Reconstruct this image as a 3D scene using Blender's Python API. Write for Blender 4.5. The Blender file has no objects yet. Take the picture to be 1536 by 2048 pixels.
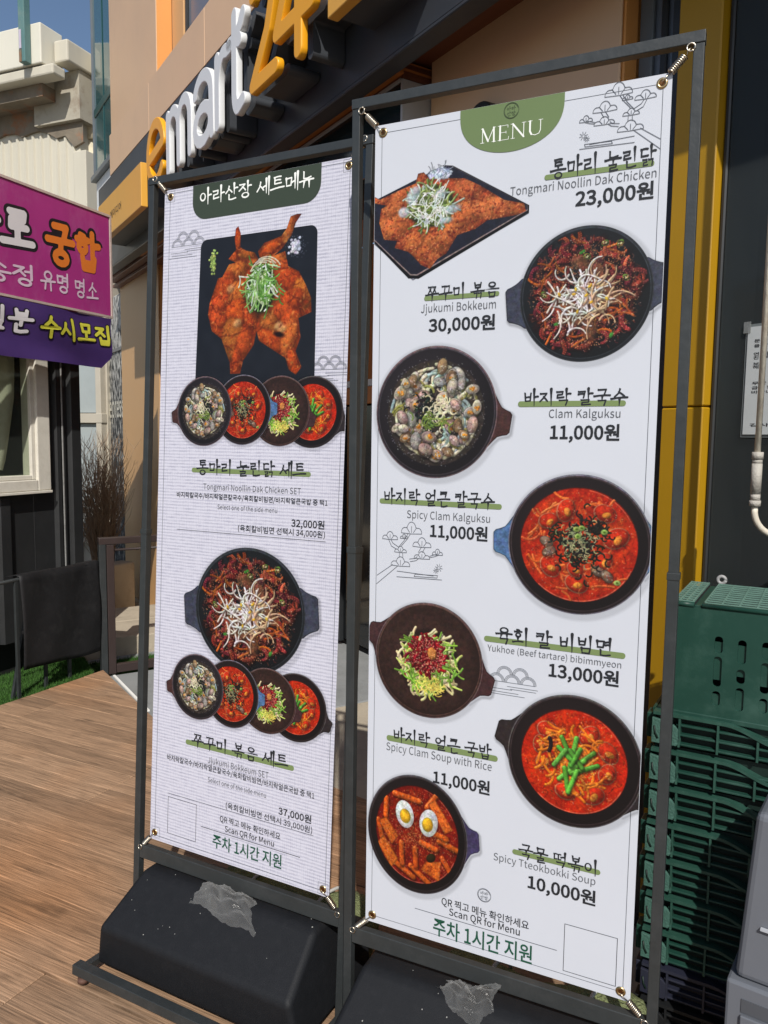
import bpy, bmesh, math, random
import numpy as np
from mathutils import Matrix, Vector
S = bpy.context.scene
COL = S.collection
R = math.radians
# ---------------------------------------------------------------- camera, sky, sun, exposure
CAM_H = 1.455; F_PX = 1544.5; PITCH = .0949; ROLL = .0121
cd = bpy.data.cameras.new('camera'); cam = bpy.data.objects.new('camera', cd); COL.objects.link(cam)
cd.sensor_fit = 'VERTICAL'; cd.sensor_height = 36; cd.lens = F_PX/2048*36; cd.clip_start = .05; cd.clip_end = 400
cam.matrix_world = Matrix.Translation((0, 0, CAM_H)) @ Matrix.Rotation(R(90)-PITCH, 4, 'X') @ Matrix.Rotation(ROLL, 4, 'Z')
S.camera = cam
SUN_EL = R(43); sx, sy = .07, -1.0                       # horizontal direction towards the sun (behind the camera)
w = bpy.data.worlds.new('World'); S.world = w; w.use_nodes = True
nt = w.node_tree; bg = nt.nodes['Background']
sk = nt.nodes.new('ShaderNodeTexSky'); sk.sky_type = 'NISHITA'; sk.sun_disc = False; sk.sun_elevation = SUN_EL
sk.sun_rotation = math.atan2(sx, sy); sk.air_density = 1.0; sk.dust_density = 1.2; sk.ozone_density = 2.0
nt.links.new(sk.outputs[0], bg.inputs[0]); bg.inputs[1].default_value = .105
sd = bpy.data.lights.new('sun', 'SUN'); sd.energy = 4.5; sd.angle = R(.53); sd.color = (1, .955, .89)
sun = bpy.data.objects.new('sun', sd); COL.objects.link(sun)
hn = math.hypot(sx, sy); to_sun = Vector((sx/hn*math.cos(SUN_EL), sy/hn*math.cos(SUN_EL), math.sin(SUN_EL)))
sun.rotation_euler = (-to_sun).to_track_quat('-Z', 'Y').to_euler(); sun.location = (0, -3, 8)
S.view_settings.view_transform = 'Standard'; S.view_settings.look = 'None'; S.view_settings.exposure = 0; S.view_settings.gamma = 1
S.view_settings.use_curve_mapping = False
S.render.engine = 'CYCLES'; S.cycles.max_bounces = 8; S.cycles.transparent_max_bounces = 16; S.cycles.use_denoising = True

# ---------------------------------------------------------------- materials
MATS = {}
def mat(name, col, rough=.6, spec=.35, metal=0., var=.08, scale=6., bump=.0, bscale=60., stretch=(1, 1, 1), dirt=0., dcol=(.12, .10, .08), dscale=3., coat=0., trans=0., alpha=1.):
    if name in MATS: return MATS[name]
    m = bpy.data.materials.new(name); m.use_nodes = True; n = m.node_tree; N = n.nodes; L = n.links
    p = N['Principled BSDF']; tc = N.new('ShaderNodeTexCoord'); mp = N.new('ShaderNodeMapping'); mp.inputs['Scale'].default_value = stretch
    L.new(tc.outputs['Object'], mp.inputs[0])
    no = N.new('ShaderNodeTexNoise'); no.inputs['Scale'].default_value = scale; no.inputs['Detail'].default_value = 8; no.inputs['Roughness'].default_value = .62
    L.new(mp.outputs[0], no.inputs[0])
    mx = N.new('ShaderNodeMix'); mx.data_type = 'RGBA'
    c = Vector(col); mx.inputs['A'].default_value = (*(c*(1-var*2)), 1); mx.inputs['B'].default_value = (*[min(1, v*(1+var*2)) for v in c], 1)
    L.new(no.outputs[0], mx.inputs['Factor']); out = mx.outputs['Result']
    if dirt:
        n2 = N.new('ShaderNodeTexNoise'); n2.inputs['Scale'].default_value = dscale; n2.inputs['Detail'].default_value = 10; n2.inputs['Roughness'].default_value = .7
        L.new(mp.outputs[0], n2.inputs[0]); rp = N.new('ShaderNodeMapRange'); rp.inputs[1].default_value = .5; rp.inputs[2].default_value = .75; rp.inputs[4].default_value = dirt
        L.new(n2.outputs[0], rp.inputs[0]); m2 = N.new('ShaderNodeMix'); m2.data_type = 'RGBA'; m2.inputs['B'].default_value = (*dcol, 1)
        L.new(rp.outputs[0], m2.inputs['Factor']); L.new(out, m2.inputs['A']); out = m2.outputs['Result']
    L.new(out, p.inputs['Base Color'])
    mr = N.new('ShaderNodeMapRange'); mr.inputs[3].default_value = max(.02, rough-.08); mr.inputs[4].default_value = min(1, rough+.08); L.new(no.outputs[0], mr.inputs[0]); L.new(mr.outputs[0], p.inputs['Roughness'])
    p.inputs['Specular IOR Level'].default_value = spec; p.inputs['Metallic'].default_value = metal; p.inputs['Coat Weight'].default_value = coat
    p.inputs['Transmission Weight'].default_value = trans; p.inputs['Alpha'].default_value = alpha
    if bump:
        nb = N.new('ShaderNodeTexNoise'); nb.inputs['Scale'].default_value = bscale; nb.inputs['Detail'].default_value = 6; L.new(mp.outputs[0], nb.inputs[0])
        b = N.new('ShaderNodeBump'); b.inputs['Strength'].default_value = bump; b.inputs['Distance'].default_value = .01; L.new(nb.outputs[0], b.inputs['Height']); L.new(b.outputs[0], p.inputs['Normal'])
    MATS[name] = m; return m
def nodes(m): return m.node_tree.nodes, m.node_tree.links, m.node_tree.nodes['Principled BSDF']

# ---------------------------------------------------------------- mesh helpers
class M:
    def __init__(s): s.v = []; s.f = []; s.sm = []
    def add(s, V, Fc, sm=False):
        o = len(s.v); s.v += [tuple(map(float, p)) for p in V]; s.f += [tuple(i+o for i in f) for f in Fc]; s.sm += [sm]*len(Fc); return s
    def box(s, x0, x1, y0, y1, z0, z1, mx=None):
        V = [(x, y, z) for z in (z0, z1) for y in (y0, y1) for x in (x0, x1)]
        if mx is not None: V = [tuple(mx @ Vector(p)) for p in V]
        return s.add(V, [(0, 2, 3, 1), (4, 5, 7, 6), (0, 1, 5, 4), (2, 6, 7, 3), (0, 4, 6, 2), (1, 3, 7, 5)])
    def tube(s, P, r, n=8, r2=None, cap=True):
        P = [Vector(p) for p in P]; r2 = r if r2 is None else r2; V = []; up = None
        for i, p in enumerate(P):
            d = (P[min(i+1, len(P)-1)]-P[max(i-1, 0)]).normalized()
            if up is None: up = Vector((0, 0, 1)) if abs(d.z) < .9 else Vector((1, 0, 0))
            a = d.cross(up).normalized(); b = a.cross(d).normalized(); up = b; rr = r+(r2-r)*i/max(1, len(P)-1)
            V += [tuple(p+(a*math.cos(6.28318*k/n)+b*math.sin(6.28318*k/n))*rr) for k in range(n)]
        Fc = [(i*n+k, i*n+(k+1) % n, (i+1)*n+(k+1) % n, (i+1)*n+k) for i in range(len(P)-1) for k in range(n)]
        if cap: Fc += [tuple(range(n))[::-1], tuple((len(P)-1)*n+k for k in range(n))]
        return s.add(V, Fc, True)
    def prism(s, poly, z0, z1, f):          # poly 2D, f(x, y, z) -> point
        n = len(poly); V = [f(x, y, z0) for x, y in poly]+[f(x, y, z1) for x, y in poly]
        return s.add(V, [tuple(range(n))[::-1], tuple(range(n, 2*n))]+[(i, (i+1) % n, n+(i+1) % n, n+i) for i in range(n)])
    def ribbon(s, P, wd, y=0., closed=False):      # flat stroke in the (u, v) plane of a print
        n = len(P)
        for i in range(n-1):
            a = Vector(P[i]); b = Vector(P[i+1]); d = (b-a)
            if d.length < 1e-7: continue
            d.normalize(); q = Vector((-d.y, d.x))*wd/2; e = d*wd*.4; a = a-e; b = b+e; yy = y-(i % 2)*1.5e-5
            s.add([(a.x-q.x, yy, a.y-q.y), (b.x-q.x, yy, b.y-q.y), (b.x+q.x, yy, b.y+q.y), (a.x+q.x, yy, a.y+q.y)], [(0, 1, 2, 3)])
        return s
    def build(s, name, m, parent=None, bevel=0., seg=2, recalc=True):
        me = bpy.data.meshes.new(name); me.from_pydata(s.v, [], s.f)
        if recalc:
            bm = bmesh.new(); bm.from_mesh(me); bmesh.ops.recalc_face_normals(bm, faces=bm.faces); bm.to_mesh(me); bm.free()
        me.polygons.foreach_set('use_smooth', s.sm); me.materials.append(m)
        o = bpy.data.objects.new(name, me); COL.objects.link(o)
        if parent: o.parent = parent
        if bevel:
            b = o.modifiers.new('bevel', 'BEVEL'); b.width = bevel; b.segments = seg; b.limit_method = 'ANGLE'; b.harden_normals = False
        return o
def tag(o, label=None, cat=None, group=None, kind=None):
    if label: o['label'] = label
    if cat: o['category'] = cat
    if group: o['group'] = group
    if kind: o['kind'] = kind
    return o
def empty(name, loc, rz=0., rx=0.):
    o = bpy.data.objects.new(name, None); COL.objects.link(o); o.empty_display_size = .1
    o.matrix_world = Matrix.Translation(loc) @ Matrix.Rotation(rz, 4, 'Z') @ Matrix.Rotation(rx, 4, 'X'); return o
def copy_tree(o, parent=None):
    c = o.copy(); COL.objects.link(c)
    if parent: c.parent = parent
    for ch in [k for k in bpy.data.objects if k.parent == o]: copy_tree(ch, c)
    return c

# ---------------------------------------------------------------- lettering
def mesh_from_curve(cu):
    o = bpy.data.objects.new('tmp', cu); COL.objects.link(o)
    dg = bpy.context.evaluated_depsgraph_get(); me = bpy.data.meshes.new_from_object(o.evaluated_get(dg)); bpy.data.objects.remove(o); return me
try: FONT = bpy.data.fonts.load(bpy.utils.system_resource('DATAFILES', path='fonts')+'/Noto Sans CJK Regular.woff2')   # the typeface bundled with Blender
except Exception: FONT = None
def font_raw(body, off=0.):
    cu = bpy.data.curves.new('t', 'FONT'); cu.body = body
    if FONT: cu.font = FONT
    cu.offset = off; cu.resolution_u = 3; return mesh_from_curve(cu)
_h = font_raw('H'); FSC = .733/max(v.co.y for v in _h.vertices)
def font_mesh(body, off=0.):
    me = font_raw(body, off/FSC); me.transform(Matrix.Scale(FSC, 4)); return me
JAMO = {
 'ㄱ': [[(.1, .88), (.9, .95), (.72, .05)]], 'ㄴ': [[(.15, .98), (.15, .12), (.5, .08), (.98, .25)]], 'ㄷ': [[(.1, .9), (.9, .96)], [(.17, .9), (.15, .1), (.95, .16)]],
 'ㄹ': [[(.1, .9), (.85, .96), (.8, .55), (.17, .48), (.15, .05), (.98, .14)]], 'ㅁ': [[(.1, .92), (.17, .08)], [(.12, .86), (.88, .94), (.8, .1), (.17, .08)]],
 'ㅂ': [[(.12, .98), (.2, .08), (.82, .12), (.9, 1.)], [(.17, .5), (.84, .56)]], 'ㅅ': [[(.52, 1.), (.4, .5), (.0, .0)], [(.42, .6), (.98, .08)]],
 'ㅇ': [[(.5+.4*math.cos(t), .48+.44*math.sin(t)) for t in [1.57+6.2832*i/12 for i in range(13)]]],
 'ㅈ': [[(.08, .92), (.88, .96), (.5, .5), (.0, .02)], [(.5, .55), (.98, .06)]], 'ㅋ': [[(.1, .88), (.9, .95), (.72, .05)], [(.08, .5), (.8, .56)]],
 'ㅌ': [[(.1, .9), (.9, .98)], [(.17, .9), (.15, .06), (.95, .12)], [(.17, .5), (.85, .54)]],
 'ㅎ': [[(.35, 1.08), (.65, 1.02)], [(.05, .78), (.95, .84)], [(.5+.3*math.cos(t), .32+.3*math.sin(t)) for t in [1.57+6.2832*i/10 for i in range(11)]]],
 'ㅏ': [[(.35, 1.02), (.38, .0)], [(.38, .52), (1., .58)]], 'ㅣ': [[(.5, 1.02), (.54, .0)]], 'ㅓ': [[(.62, 1.02), (.64, .0)], [(.0, .5), (.62, .55)]],
 'ㅕ': [[(.62, 1.02), (.64, .0)], [(.05, .66), (.62, .7)], [(.05, .42), (.62, .46)]], 'ㅔ': [[(.42, .95), (.44, .08)], [(-.1, .46), (.42, .52)], [(.88, 1.04), (.9, -.04)]],
 'ㅗ': [[(.5, .95), (.5, .3)], [(.0, .18), (1., .34)]], 'ㅜ': [[(.0, .72), (1., .9)], [(.52, .8), (.5, -.1)]], 'ㅡ': [[(.0, .36), (1., .56)]],
 'ㅠ': [[(.0, .72), (1., .9)], [(.34, .78), (.28, .0)], [(.68, .82), (.7, -.05)]]}
DBL = {'ㄲ': 'ㄱㄱ', 'ㄸ': 'ㄷㄷ', 'ㅉ': 'ㅈㅈ', 'ㄺ': 'ㄹㄱ'}
INI = 'ㄱㄲㄴㄷㄸㄹㅁㅂㅃㅅㅆㅇㅈㅉㅊㅋㅌㅍㅎ'; MED = 'ㅏㅐㅑㅒㅓㅔㅕㅖㅗㅘㅙㅚㅛㅜㅝㅞㅟㅠㅡㅢㅣ'
FIN = ['']+list('ㄱㄲㄳㄴㄵㄶㄷㄹㄺㄻㄼㄽㄾㄿㅀㅁㅂㅄㅅㅆㅇㅈㅊㅋㅌㅍㅎ')
def jam(j, x0, x1, y0, y1, out, wgt=1.):
    if j in DBL:
        m = (x0+x1)/2; g = .03; jam(DBL[j][0], x0, m-g, y0, y1, out, wgt*.85); jam(DBL[j][1], m+g, x1, y0, y1, out, wgt*.85); return
    for st in JAMO[j]: out.append(([(x0+(x1-x0)*x, y0+(y1-y0)*y) for x, y in st], wgt, j == 'ㅇ' or (j == 'ㅎ' and len(st) > 4)))
def syllable(ch):
    o = []
    if ch == ' ': return o, .34
    if ch == '-': return [([(.1, .45), (.6, .5)], 1, False)], .7
    k = ord(ch)-0xAC00; i, m, f = INI[k//588], MED[k % 588//28], FIN[k % 28]
    if m in 'ㅏㅣㅓㅕㅔ':
        if f: jam(i, .03, .54, .46, .90, o); jam(m, .55, .98, .34, 1.04, o, 1.1); jam(f, .2, .85, -.02, .34, o)
        else: jam(i, .03, .54, .22, .80, o); jam(m, .56, .98, -.05, 1.04, o, 1.15)
    elif m == 'ㅚ': jam(i, .08, .56, .5, .9, o); jam('ㅗ', .0, .62, .08, .48, o); jam('ㅣ', .64, .98, -.05, 1.04, o, 1.15)
    elif f: jam(i, .2, .8, .64, 1.0, o); jam(m, .0, 1., .32, .64, o, 1.05); jam(f, .22, .8, -.06, .30, o)
    else: jam(i, .2, .82, .5, .98, o); jam(m, .0, 1., -.02, .52, o, 1.1)
    return o, 1.08
def caps(strokes, r, fat=False):
    """strokes -> capsules (x0, y0, r0, x1, y1, r1)"""
    out = []
    for P, wg, ring in strokes:
        n = len(P)-1
        for i in range(n):
            (ax, ay), (bx, by) = P[i], P[i+1]
            if fat: ra = rb = r
            elif ring: ra = r*(.62+.45*abs(math.sin(3.14*i/n))); rb = r*(.62+.45*abs(math.sin(3.14*(i+1)/n)))
            else:
                vert = abs(by-ay) > 1.6*abs(bx-ax); t0, t1 = i/n, (i+1)/n
                fn = (lambda t: r*wg*(1.25-.85*t if t > .12 else 1.5-3*t)) if vert and n == 1 else (lambda t: r*wg*(.85+.35*abs(t-.4)*(1 if t < .9 else .6)))
                K = 3 if n == 1 else 1
                for k in range(K):
                    u0, u1 = k/K, (k+1)/K; bow = .03*math.sin(3.14*u0), .03*math.sin(3.14*u1)
                    out.append((ax+(bx-ax)*u0, ay+(by-ay)*u0+(0 if vert else bow[0]), fn(t0+(t1-t0)*u0), ax+(bx-ax)*u1, ay+(by-ay)*u1+(0 if vert else bow[1]), fn(t0+(t1-t0)*u1)))
                if i == 0: out.append((ax-r*.7, ay+r*.8, r*.55, ax, ay, r*1.1))     # brush head
                continue
            out.append((ax, ay, ra, bx, by, rb))
    return out
def contours(C, cell):
    """outlines of a union of capsules by marching squares"""
    if not C: return []
    A = np.array(C); m = A[:, [2, 5]].max()+3*cell
    x0, x1 = A[:, [0, 3]].min()-m, A[:, [0, 3]].max()+m; y0, y1 = A[:, [1, 4]].min()-m, A[:, [1, 4]].max()+m
    X = np.arange(x0, x1, cell); Y = np.arange(y0, y1, cell); GX, GY = np.meshgrid(X, Y); D = np.full(GX.shape, 9.)
    for ax, ay, ra, bx, by, rb in C:
        dx, dy = bx-ax, by-ay; t = np.clip(((GX-ax)*dx+(GY-ay)*dy)/(dx*dx+dy*dy+1e-12), 0, 1)
        D = np.minimum(D, np.hypot(GX-ax-t*dx, GY-ay-t*dy)-(ra+(rb-ra)*t))
    D[np.abs(D) < 1e-6] = 1e-6; ins = D < 0; seg = {}
    def ed(i, j, h):                       # h: 0 horizontal edge (i,j)-(i,j+1), 1 vertical (i,j)-(i+1,j)
        a = D[i, j]; b = D[i, j+1] if h == 0 else D[i+1, j]; t = a/(a-b)
        return (X[j]+cell*t, Y[i]) if h == 0 else (X[j], Y[i]+cell*t)
    ii, jj = np.nonzero((ins[:-1, :-1] != ins[1:, :-1]) | (ins[:-1, :-1] != ins[:-1, 1:]) | (ins[:-1, :-1] != ins[1:, 1:]))
    T = {1: [(3, 0)], 2: [(0, 1)], 3: [(3, 1)], 4: [(1, 2)], 5: [(3, 2), (1, 0)], 6: [(0, 2)], 7: [(3, 2)], 8: [(2, 3)], 9: [(2, 0)], 10: [(0, 3), (2, 1)], 11: [(2, 1)], 12: [(1, 3)], 13: [(1, 0)], 14: [(0, 3)]}
    for i, j in zip(ii, jj):
        c = int(ins[i, j])+2*int(ins[i, j+1])+4*int(ins[i+1, j+1])+8*int(ins[i+1, j])
        if c in (0, 15): continue
        E = [(i, j, 0), (i, j+1, 1), (i+1, j, 0), (i, j, 1)]
        for a, b in T[c]: seg[E[a]] = E[b]
    loops = []
    while seg:
        k, v = seg.popitem(); L = [k, v]
        while v in seg: v = seg.pop(v); L.append(v)
        if L[-1] == L[0]: L.pop()
        if len(L) > 4: loops.append([ed(*e) for e in L])
    return loops
def loops_mesh(loops, extrude=0., bevel=0.):
    cu = bpy.data.curves.new('g', 'CURVE'); cu.dimensions = '2D'; cu.fill_mode = 'BOTH'; cu.extrude = extrude; cu.bevel_depth = bevel; cu.bevel_resolution = 1
    for L in loops:
        sp = cu.splines.new('POLY'); sp.points.add(len(L)-1); sp.points.foreach_set('co', [c for x, y in L for c in (x, y, 0, 1)]); sp.use_cyclic_u = True
    return mesh_from_curve(cu)
def brush_mesh(text, r=.052, fat=False, cell=.022, adv=1.0):
    loops = []; x = 0
    for ch in text:
        st, ad = syllable(ch)
        if st: loops += [[(px+x, py) for px, py in L] for L in contours(caps(st, r, fat), cell)]
        x += ad*adv
    return loops_mesh(loops)
def serif_mesh(word):
    G = {'M': ([(.0, 0, .02, .02, 0), (.12, 0, .12, 1, 1), (.12, 1, .5, .08, 2), (.5, .08, .88, 1, 1), (.88, 1, .9, 0, 2)], [(.02, 0, .24, 0), (.76, 0, 1.04, 0), (.02, 1, .16, 1), (.84, 1, 1.0, 1)], 1.1),
         'E': ([(.16, 0, .16, 1, 2)], [(.02, 0, .72, 0), (.02, 1, .68, 1), (.16, .52, .56, .52), (.72, 0, .74, .2), (.68, 1, .68, .82), (.56, .44, .56, .6)], .82),
         'N': ([(.14, 0, .14, 1, 1), (.14, 1, .86, .02, 2), (.86, .02, .86, 1, 1)], [(.02, 0, .28, 0), (.0, 1, .16, 1), (.74, 1, 1.0, 1)], 1.06),
         'U': ([(.16, 1, .16, .3, 2), (.16, .3, .26, .08, 2), (.26, .08, .5, .0, 1), (.5, .0, .74, .08, 1), (.74, .08, .84, .3, 1), (.84, .3, .84, 1, 1)], [(.02, 1, .3, 1), (.72, 1, .98, 1)], 1.0)}
    loops = []; x = 0
    for ch in word:
        th, thin, ad = G[ch]; C = [(a, b, (.02, .024, .056)[k], c, d, (.02, .024, .056)[k]) for a, b, c, d, k in th]+[(a, b, .016, c, d, .016) for a, b, c, d in thin]
        loops += [[(px+x, py) for px, py in L] for L in contours(C, .014)]; x += ad+.05
    return loops_mesh(loops)
def place_text(me, name, u0, v0, u1, h, depth, m, parent, hmode='fit', slant=0., f=None):
    """fit a flat text mesh on a print: width u0..u1, baseline v0, character height h; f maps (u, depth, v) to local space"""
    n = len(me.vertices); co = np.empty(n*3); me.vertices.foreach_get('co', co); co = co.reshape(-1, 3)
    x0, x1 = co[:, 0].min(), co[:, 0].max(); y0, y1 = (co[:, 1].min(), co[:, 1].max()) if hmode == 'fit' else (0, hmode)
    u = u0+(co[:, 0]-x0)/(x1-x0)*(u1-u0); v = v0+(co[:, 1]-y0)/(y1-y0)*h; u += slant*(v-v0)
    out = np.stack([u, np.full(n, -depth), v], 1) if f is None else np.array([f(a, b, c) for a, b, c in zip(u, co[:, 2], v)])
    me.vertices.foreach_set('co', out.ravel()); me.update(); me.materials.clear(); me.materials.append(m)
    o = bpy.data.objects.new(name, me); COL.objects.link(o); o.parent = parent; return o
# ---------------------------------------------------------------- printed food pictures (painted numerically)
class Cv:
    """a small painter: float RGBA canvas over [-R,R]^2, y up"""
    def __init__(s, n, R, seed, ry=None):
        s.R = R; s.Ry = ry or R; s.w = n; s.h = int(n*s.Ry/R)
        s.k = n/(2*R); s.im = np.zeros((s.h, s.w, 4), np.float32); s.g = np.random.RandomState(seed)
        s.clip = None
    def box(s, x0, y0, x1, y1):
        a = max(0, int((x0+s.R)*s.k)-1); b = min(s.w, int((x1+s.R)*s.k)+2)
        c = max(0, int((y0+s.Ry)*s.k)-1); d = min(s.h, int((y1+s.Ry)*s.k)+2)
        if a >= b or c >= d: return None
        X = (np.arange(a, b)+.5)/s.k-s.R; Y = (np.arange(c, d)+.5)/s.k-s.Ry
        return (slice(c, d), slice(a, b)), X[None, :], Y[:, None]
    def put(s, sl, col, a):
        if s.clip is not None: a = a*s.clip[sl]
        v = s.im[sl]; a = np.clip(a, 0, 1)[..., None]
        v[..., :3] = v[..., :3]*(1-a)+np.clip(col, 0, 1)*a
        v[..., 3:] = np.maximum(v[..., 3:], a) if s.clip is None else v[..., 3:]
    def ell(s, cx, cy, a, b, ang, col, hl=.5, sh=.45, soft=0., al=1., flat=False, nz=.06):
        m = max(a, b)*1.15+soft; q = s.box(cx-m, cy-m, cx+m, cy+m)
        if not q: return
        sl, X, Y = q; c, d = math.cos(ang), math.sin(ang)
        u = ((X-cx)*c+(Y-cy)*d)/a; v = (-(X-cx)*d+(Y-cy)*c)/b
        r = np.sqrt(u*u+v*v); e = 1/(min(a, b)*s.k+1e-6)+soft/min(a, b)
        A = np.clip((1-r)/e+.5, 0, 1)*al
        C = np.array(col, float)
        if flat: s.put(sl, np.broadcast_to(C, A.shape+(3,)), A); return
        nzv = np.sqrt(np.clip(1-r*r, 0, 1)); nx = (u*c-v*d)*.7; ny = (u*d+v*c)*.7
        L = np.clip(-.45*nx+.6*ny+.7*nzv, 0, 1.3); sp = np.clip(-.4*nx+.5*ny+.75*nzv, 0, 1)**24*hl
        n = s.g.rand(*L.shape)*nz*2-nz
        s.put(sl, C*(1-sh+sh*1.45*L+n)[..., None]+sp[..., None]*.8, A)
    def tube(s, P, w, col, hl=.4, sh=.5, al=1., w2=None, soft=0., nz=.04):
        P = np.array(P, float); w2 = w if w2 is None else w2; W = max(w, w2)*1.2+soft
        q = s.box(P[:, 0].min()-W, P[:, 1].min()-W, P[:, 0].max()+W, P[:, 1].max()+W)
        if not q: return
        sl, X, Y = q; best = np.full(np.broadcast(X, Y).shape, 9e9); NX = best*0; NY = best*0; WW = best*0+w; n = len(P)-1
        for i in range(n):
            ax, ay = P[i]; bx, by = P[i+1]; dx, dy = bx-ax, by-ay; l = dx*dx+dy*dy+1e-12
            t = np.clip(((X-ax)*dx+(Y-ay)*dy)/l, 0, 1); ex = X-ax-t*dx; ey = Y-ay-t*dy; ww = w+(w2-w)*(i+t)/n
            r = np.sqrt(ex*ex+ey*ey)/ww; m = r < best
            best = np.where(m, r, best); NX = np.where(m, ex/ww, NX); NY = np.where(m, ey/ww, NY)
        e = 1/(w*s.k)+soft/w; A = np.clip((1-best)/e+.5, 0, 1)*al
        nzv = np.sqrt(np.clip(1-best*best, 0, 1)); L = np.clip(-.4*NX+.5*NY+.75*nzv, 0, 1.3)
        sp = np.clip(-.35*NX+.45*NY+.8*nzv, 0, 1)**30*hl; nn = s.g.rand(*L.shape)*nz*2-nz
        s.put(sl, np.array(col)*(1-sh+sh*1.4*L+nn)[..., None]+sp[..., None]*.8, A)
    def shade(s, P, w, al=.5):            # printed dark gap under a piece
        s.tube([(x+.012, y-.02) for x, y in P], w*1.15, (.06, .02, .02), 0, 0, al, soft=w*.5)
    def noise(s, amp, cell, mono=True):
        n = int(max(s.w, s.h)/cell)+3; a = s.g.rand(n, n)
        yy = np.arange(s.h)/cell; xx = np.arange(s.w)/cell; yi = yy.astype(int); xi = xx.astype(int)
        fy = (yy-yi)[:, None]; fx = (xx-xi)[None]; fy = fy*fy*(3-2*fy); fx = fx*fx*(3-2*fx)
        v = (a[yi][:, xi]*(1-fx)+a[yi][:, xi+1]*fx)*(1-fy)+(a[yi+1][:, xi]*(1-fx)+a[yi+1][:, xi+1]*fx)*fy
        return (v-.5)*2*amp
def jit(g, c, a): return tuple(np.clip(np.array(c)*(1+g.uniform(-a, a))+g.uniform(-a, a, 3)*.12, 0, 1))
def arc(cx, cy, r, a0, a1, n=9, e=1.): return [(cx+r*math.cos(a0+(a1-a0)*i/n), cy+e*r*math.sin(a0+(a1-a0)*i/n)) for i in range(n+1)]
def squig(g, x, y, a, L, bend, n=8):
    P = [(x, y)]
    for i in range(n):
        a += bend/n+g.uniform(-.1, .1); x += math.cos(a)*L/n; y += math.sin(a)*L/n; P.append((x, y))
    return P
def disc_pt(g, r0, r1):
    a = g.uniform(0, 6.283); r = math.sqrt(g.uniform(r0*r0, r1*r1)); return r*math.cos(a), r*math.sin(a), a
def bowl(c, body, inner, handles, hcol, rim=(.45, .43, .42), stir=False):
    # soft printed drop shadow, handles, rim, inside wall
    for k in range(5): c.ell(.018, -.03, 1.0+.016*k, 1.0+.016*k, 0, (.30, .31, .35), soft=.04, al=.13, flat=True)
    for h in handles:
        a = math.radians(h); ca, sa = math.cos(a), math.sin(a); hw = .29 if stir else .20
        K = [(.90, hw+.10 if stir else hw+.22), (.95, hw+.09 if stir else hw+.15), (1.0, hw+.05 if stir else hw+.08), (1.05, hw+.02), (1.12, hw-.01), (1.19, hw-.03), (1.225, hw-.07)]
        Q = [(r, -w_) for r, w_ in K]+[(r, w_) for r, w_ in K[::-1]]
        c.tube([(r*ca-w_*sa+.02, r*sa+w_*ca-.03) for r, w_ in Q], .02, (.3, .31, .35), 0, 0, .3, soft=.04)
        poly_blob(c, [(r*ca-w_*sa, r*sa+w_*ca) for r, w_ in Q], hcol, c.g, .5)
        for w_ in np.linspace(-hw+.08, hw-.08, 7): c.tube([(1.03*ca-w_*sa, 1.03*sa+w_*ca), (1.2*ca-w_*sa, 1.2*sa+w_*ca)], .008, tuple(v*1.15 for v in hcol), 0, .1, .5)
    c.ell(0, 0, 1, 1, 0, rim, flat=True); c.ell(0, -.006, .985, .982, 0, body, flat=True)
    c.ell(0, .012, .965, .965, 0, tuple(min(1, v*1.6+.05) for v in body), flat=True)
    c.ell(0, .006, .95, .95, 0, body, 0, .3)
    if inner: c.ell(0, -.01, .8, .8, 0, inner, flat=True)
def octopus(c, g, x, y, a, s, col):
    P = squig(g, x, y, a, .34*s, g.uniform(1.6, 3.2)*g.choice((-1, 1)))
    c.shade(P, .05*s); c.tube(P, .058*s, col, .35, .62, w2=.03*s)
    for i, p in enumerate(P[:-1]):
        for o in (-.02, .022): c.ell(p[0]+o*s, p[1]+o*.6*s, .011*s, .011*s, 0, tuple(min(1, v*1.5+.08) for v in col), .3, .3)
def mess(c, r, cols, n, w=.007, L=.08, al=.5):
    """fine scraps, glints and dark crevices over the food"""
    g = c.g
    for i in range(n):
        x, y, a = disc_pt(g, 0, r); k = i % 5
        col = (.05, .02, .02) if k == 0 else cols[g.randint(len(cols))]
        c.tube(squig(g, x, y, g.uniform(0, 6.28), g.uniform(.3, 1)*L, g.uniform(-2.5, 2.5), 4), g.uniform(.5, 1.3)*w, jit(g, col, .25), .5, .4, al if k else al*.8, soft=.003)
        if k == 3: c.ell(x, y, .008, .005, a, (.98, .92, .86), 0, 0, al=.6)
def photo_grain(c):
    m = (c.im[..., :3].max(2) > .17)[..., None]; lum = 1+c.noise(.13, 2.2)[..., None]+c.noise(.13, 6)[..., None]+c.noise(.10, 17)[..., None]
    tint = np.stack([1+c.noise(.05, 9), 1+c.noise(.05, 7), 1+c.noise(.06, 8)], -1)
    c.im[..., :3] = np.where(m, np.clip(c.im[..., :3]*lum*tint, 0, 1), c.im[..., :3]); a = c.im.copy()
    k = .16                                           # slight softness of a printed photograph
    c.im[1:-1, 1:-1, :3] = a[1:-1, 1:-1, :3]*(1-4*k)+k*(a[:-2, 1:-1, :3]+a[2:, 1:-1, :3]+a[1:-1, :-2, :3]+a[1:-1, 2:, :3])
    return c
def disc_mask(c, r):
    X = (np.arange(c.w)+.5)/c.k-c.R; Y = (np.arange(c.h)+.5)/c.k-c.Ry
    return np.clip((r-np.hypot(X[None], Y[:, None]))*c.k, 0, 1).astype(np.float32)
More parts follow.
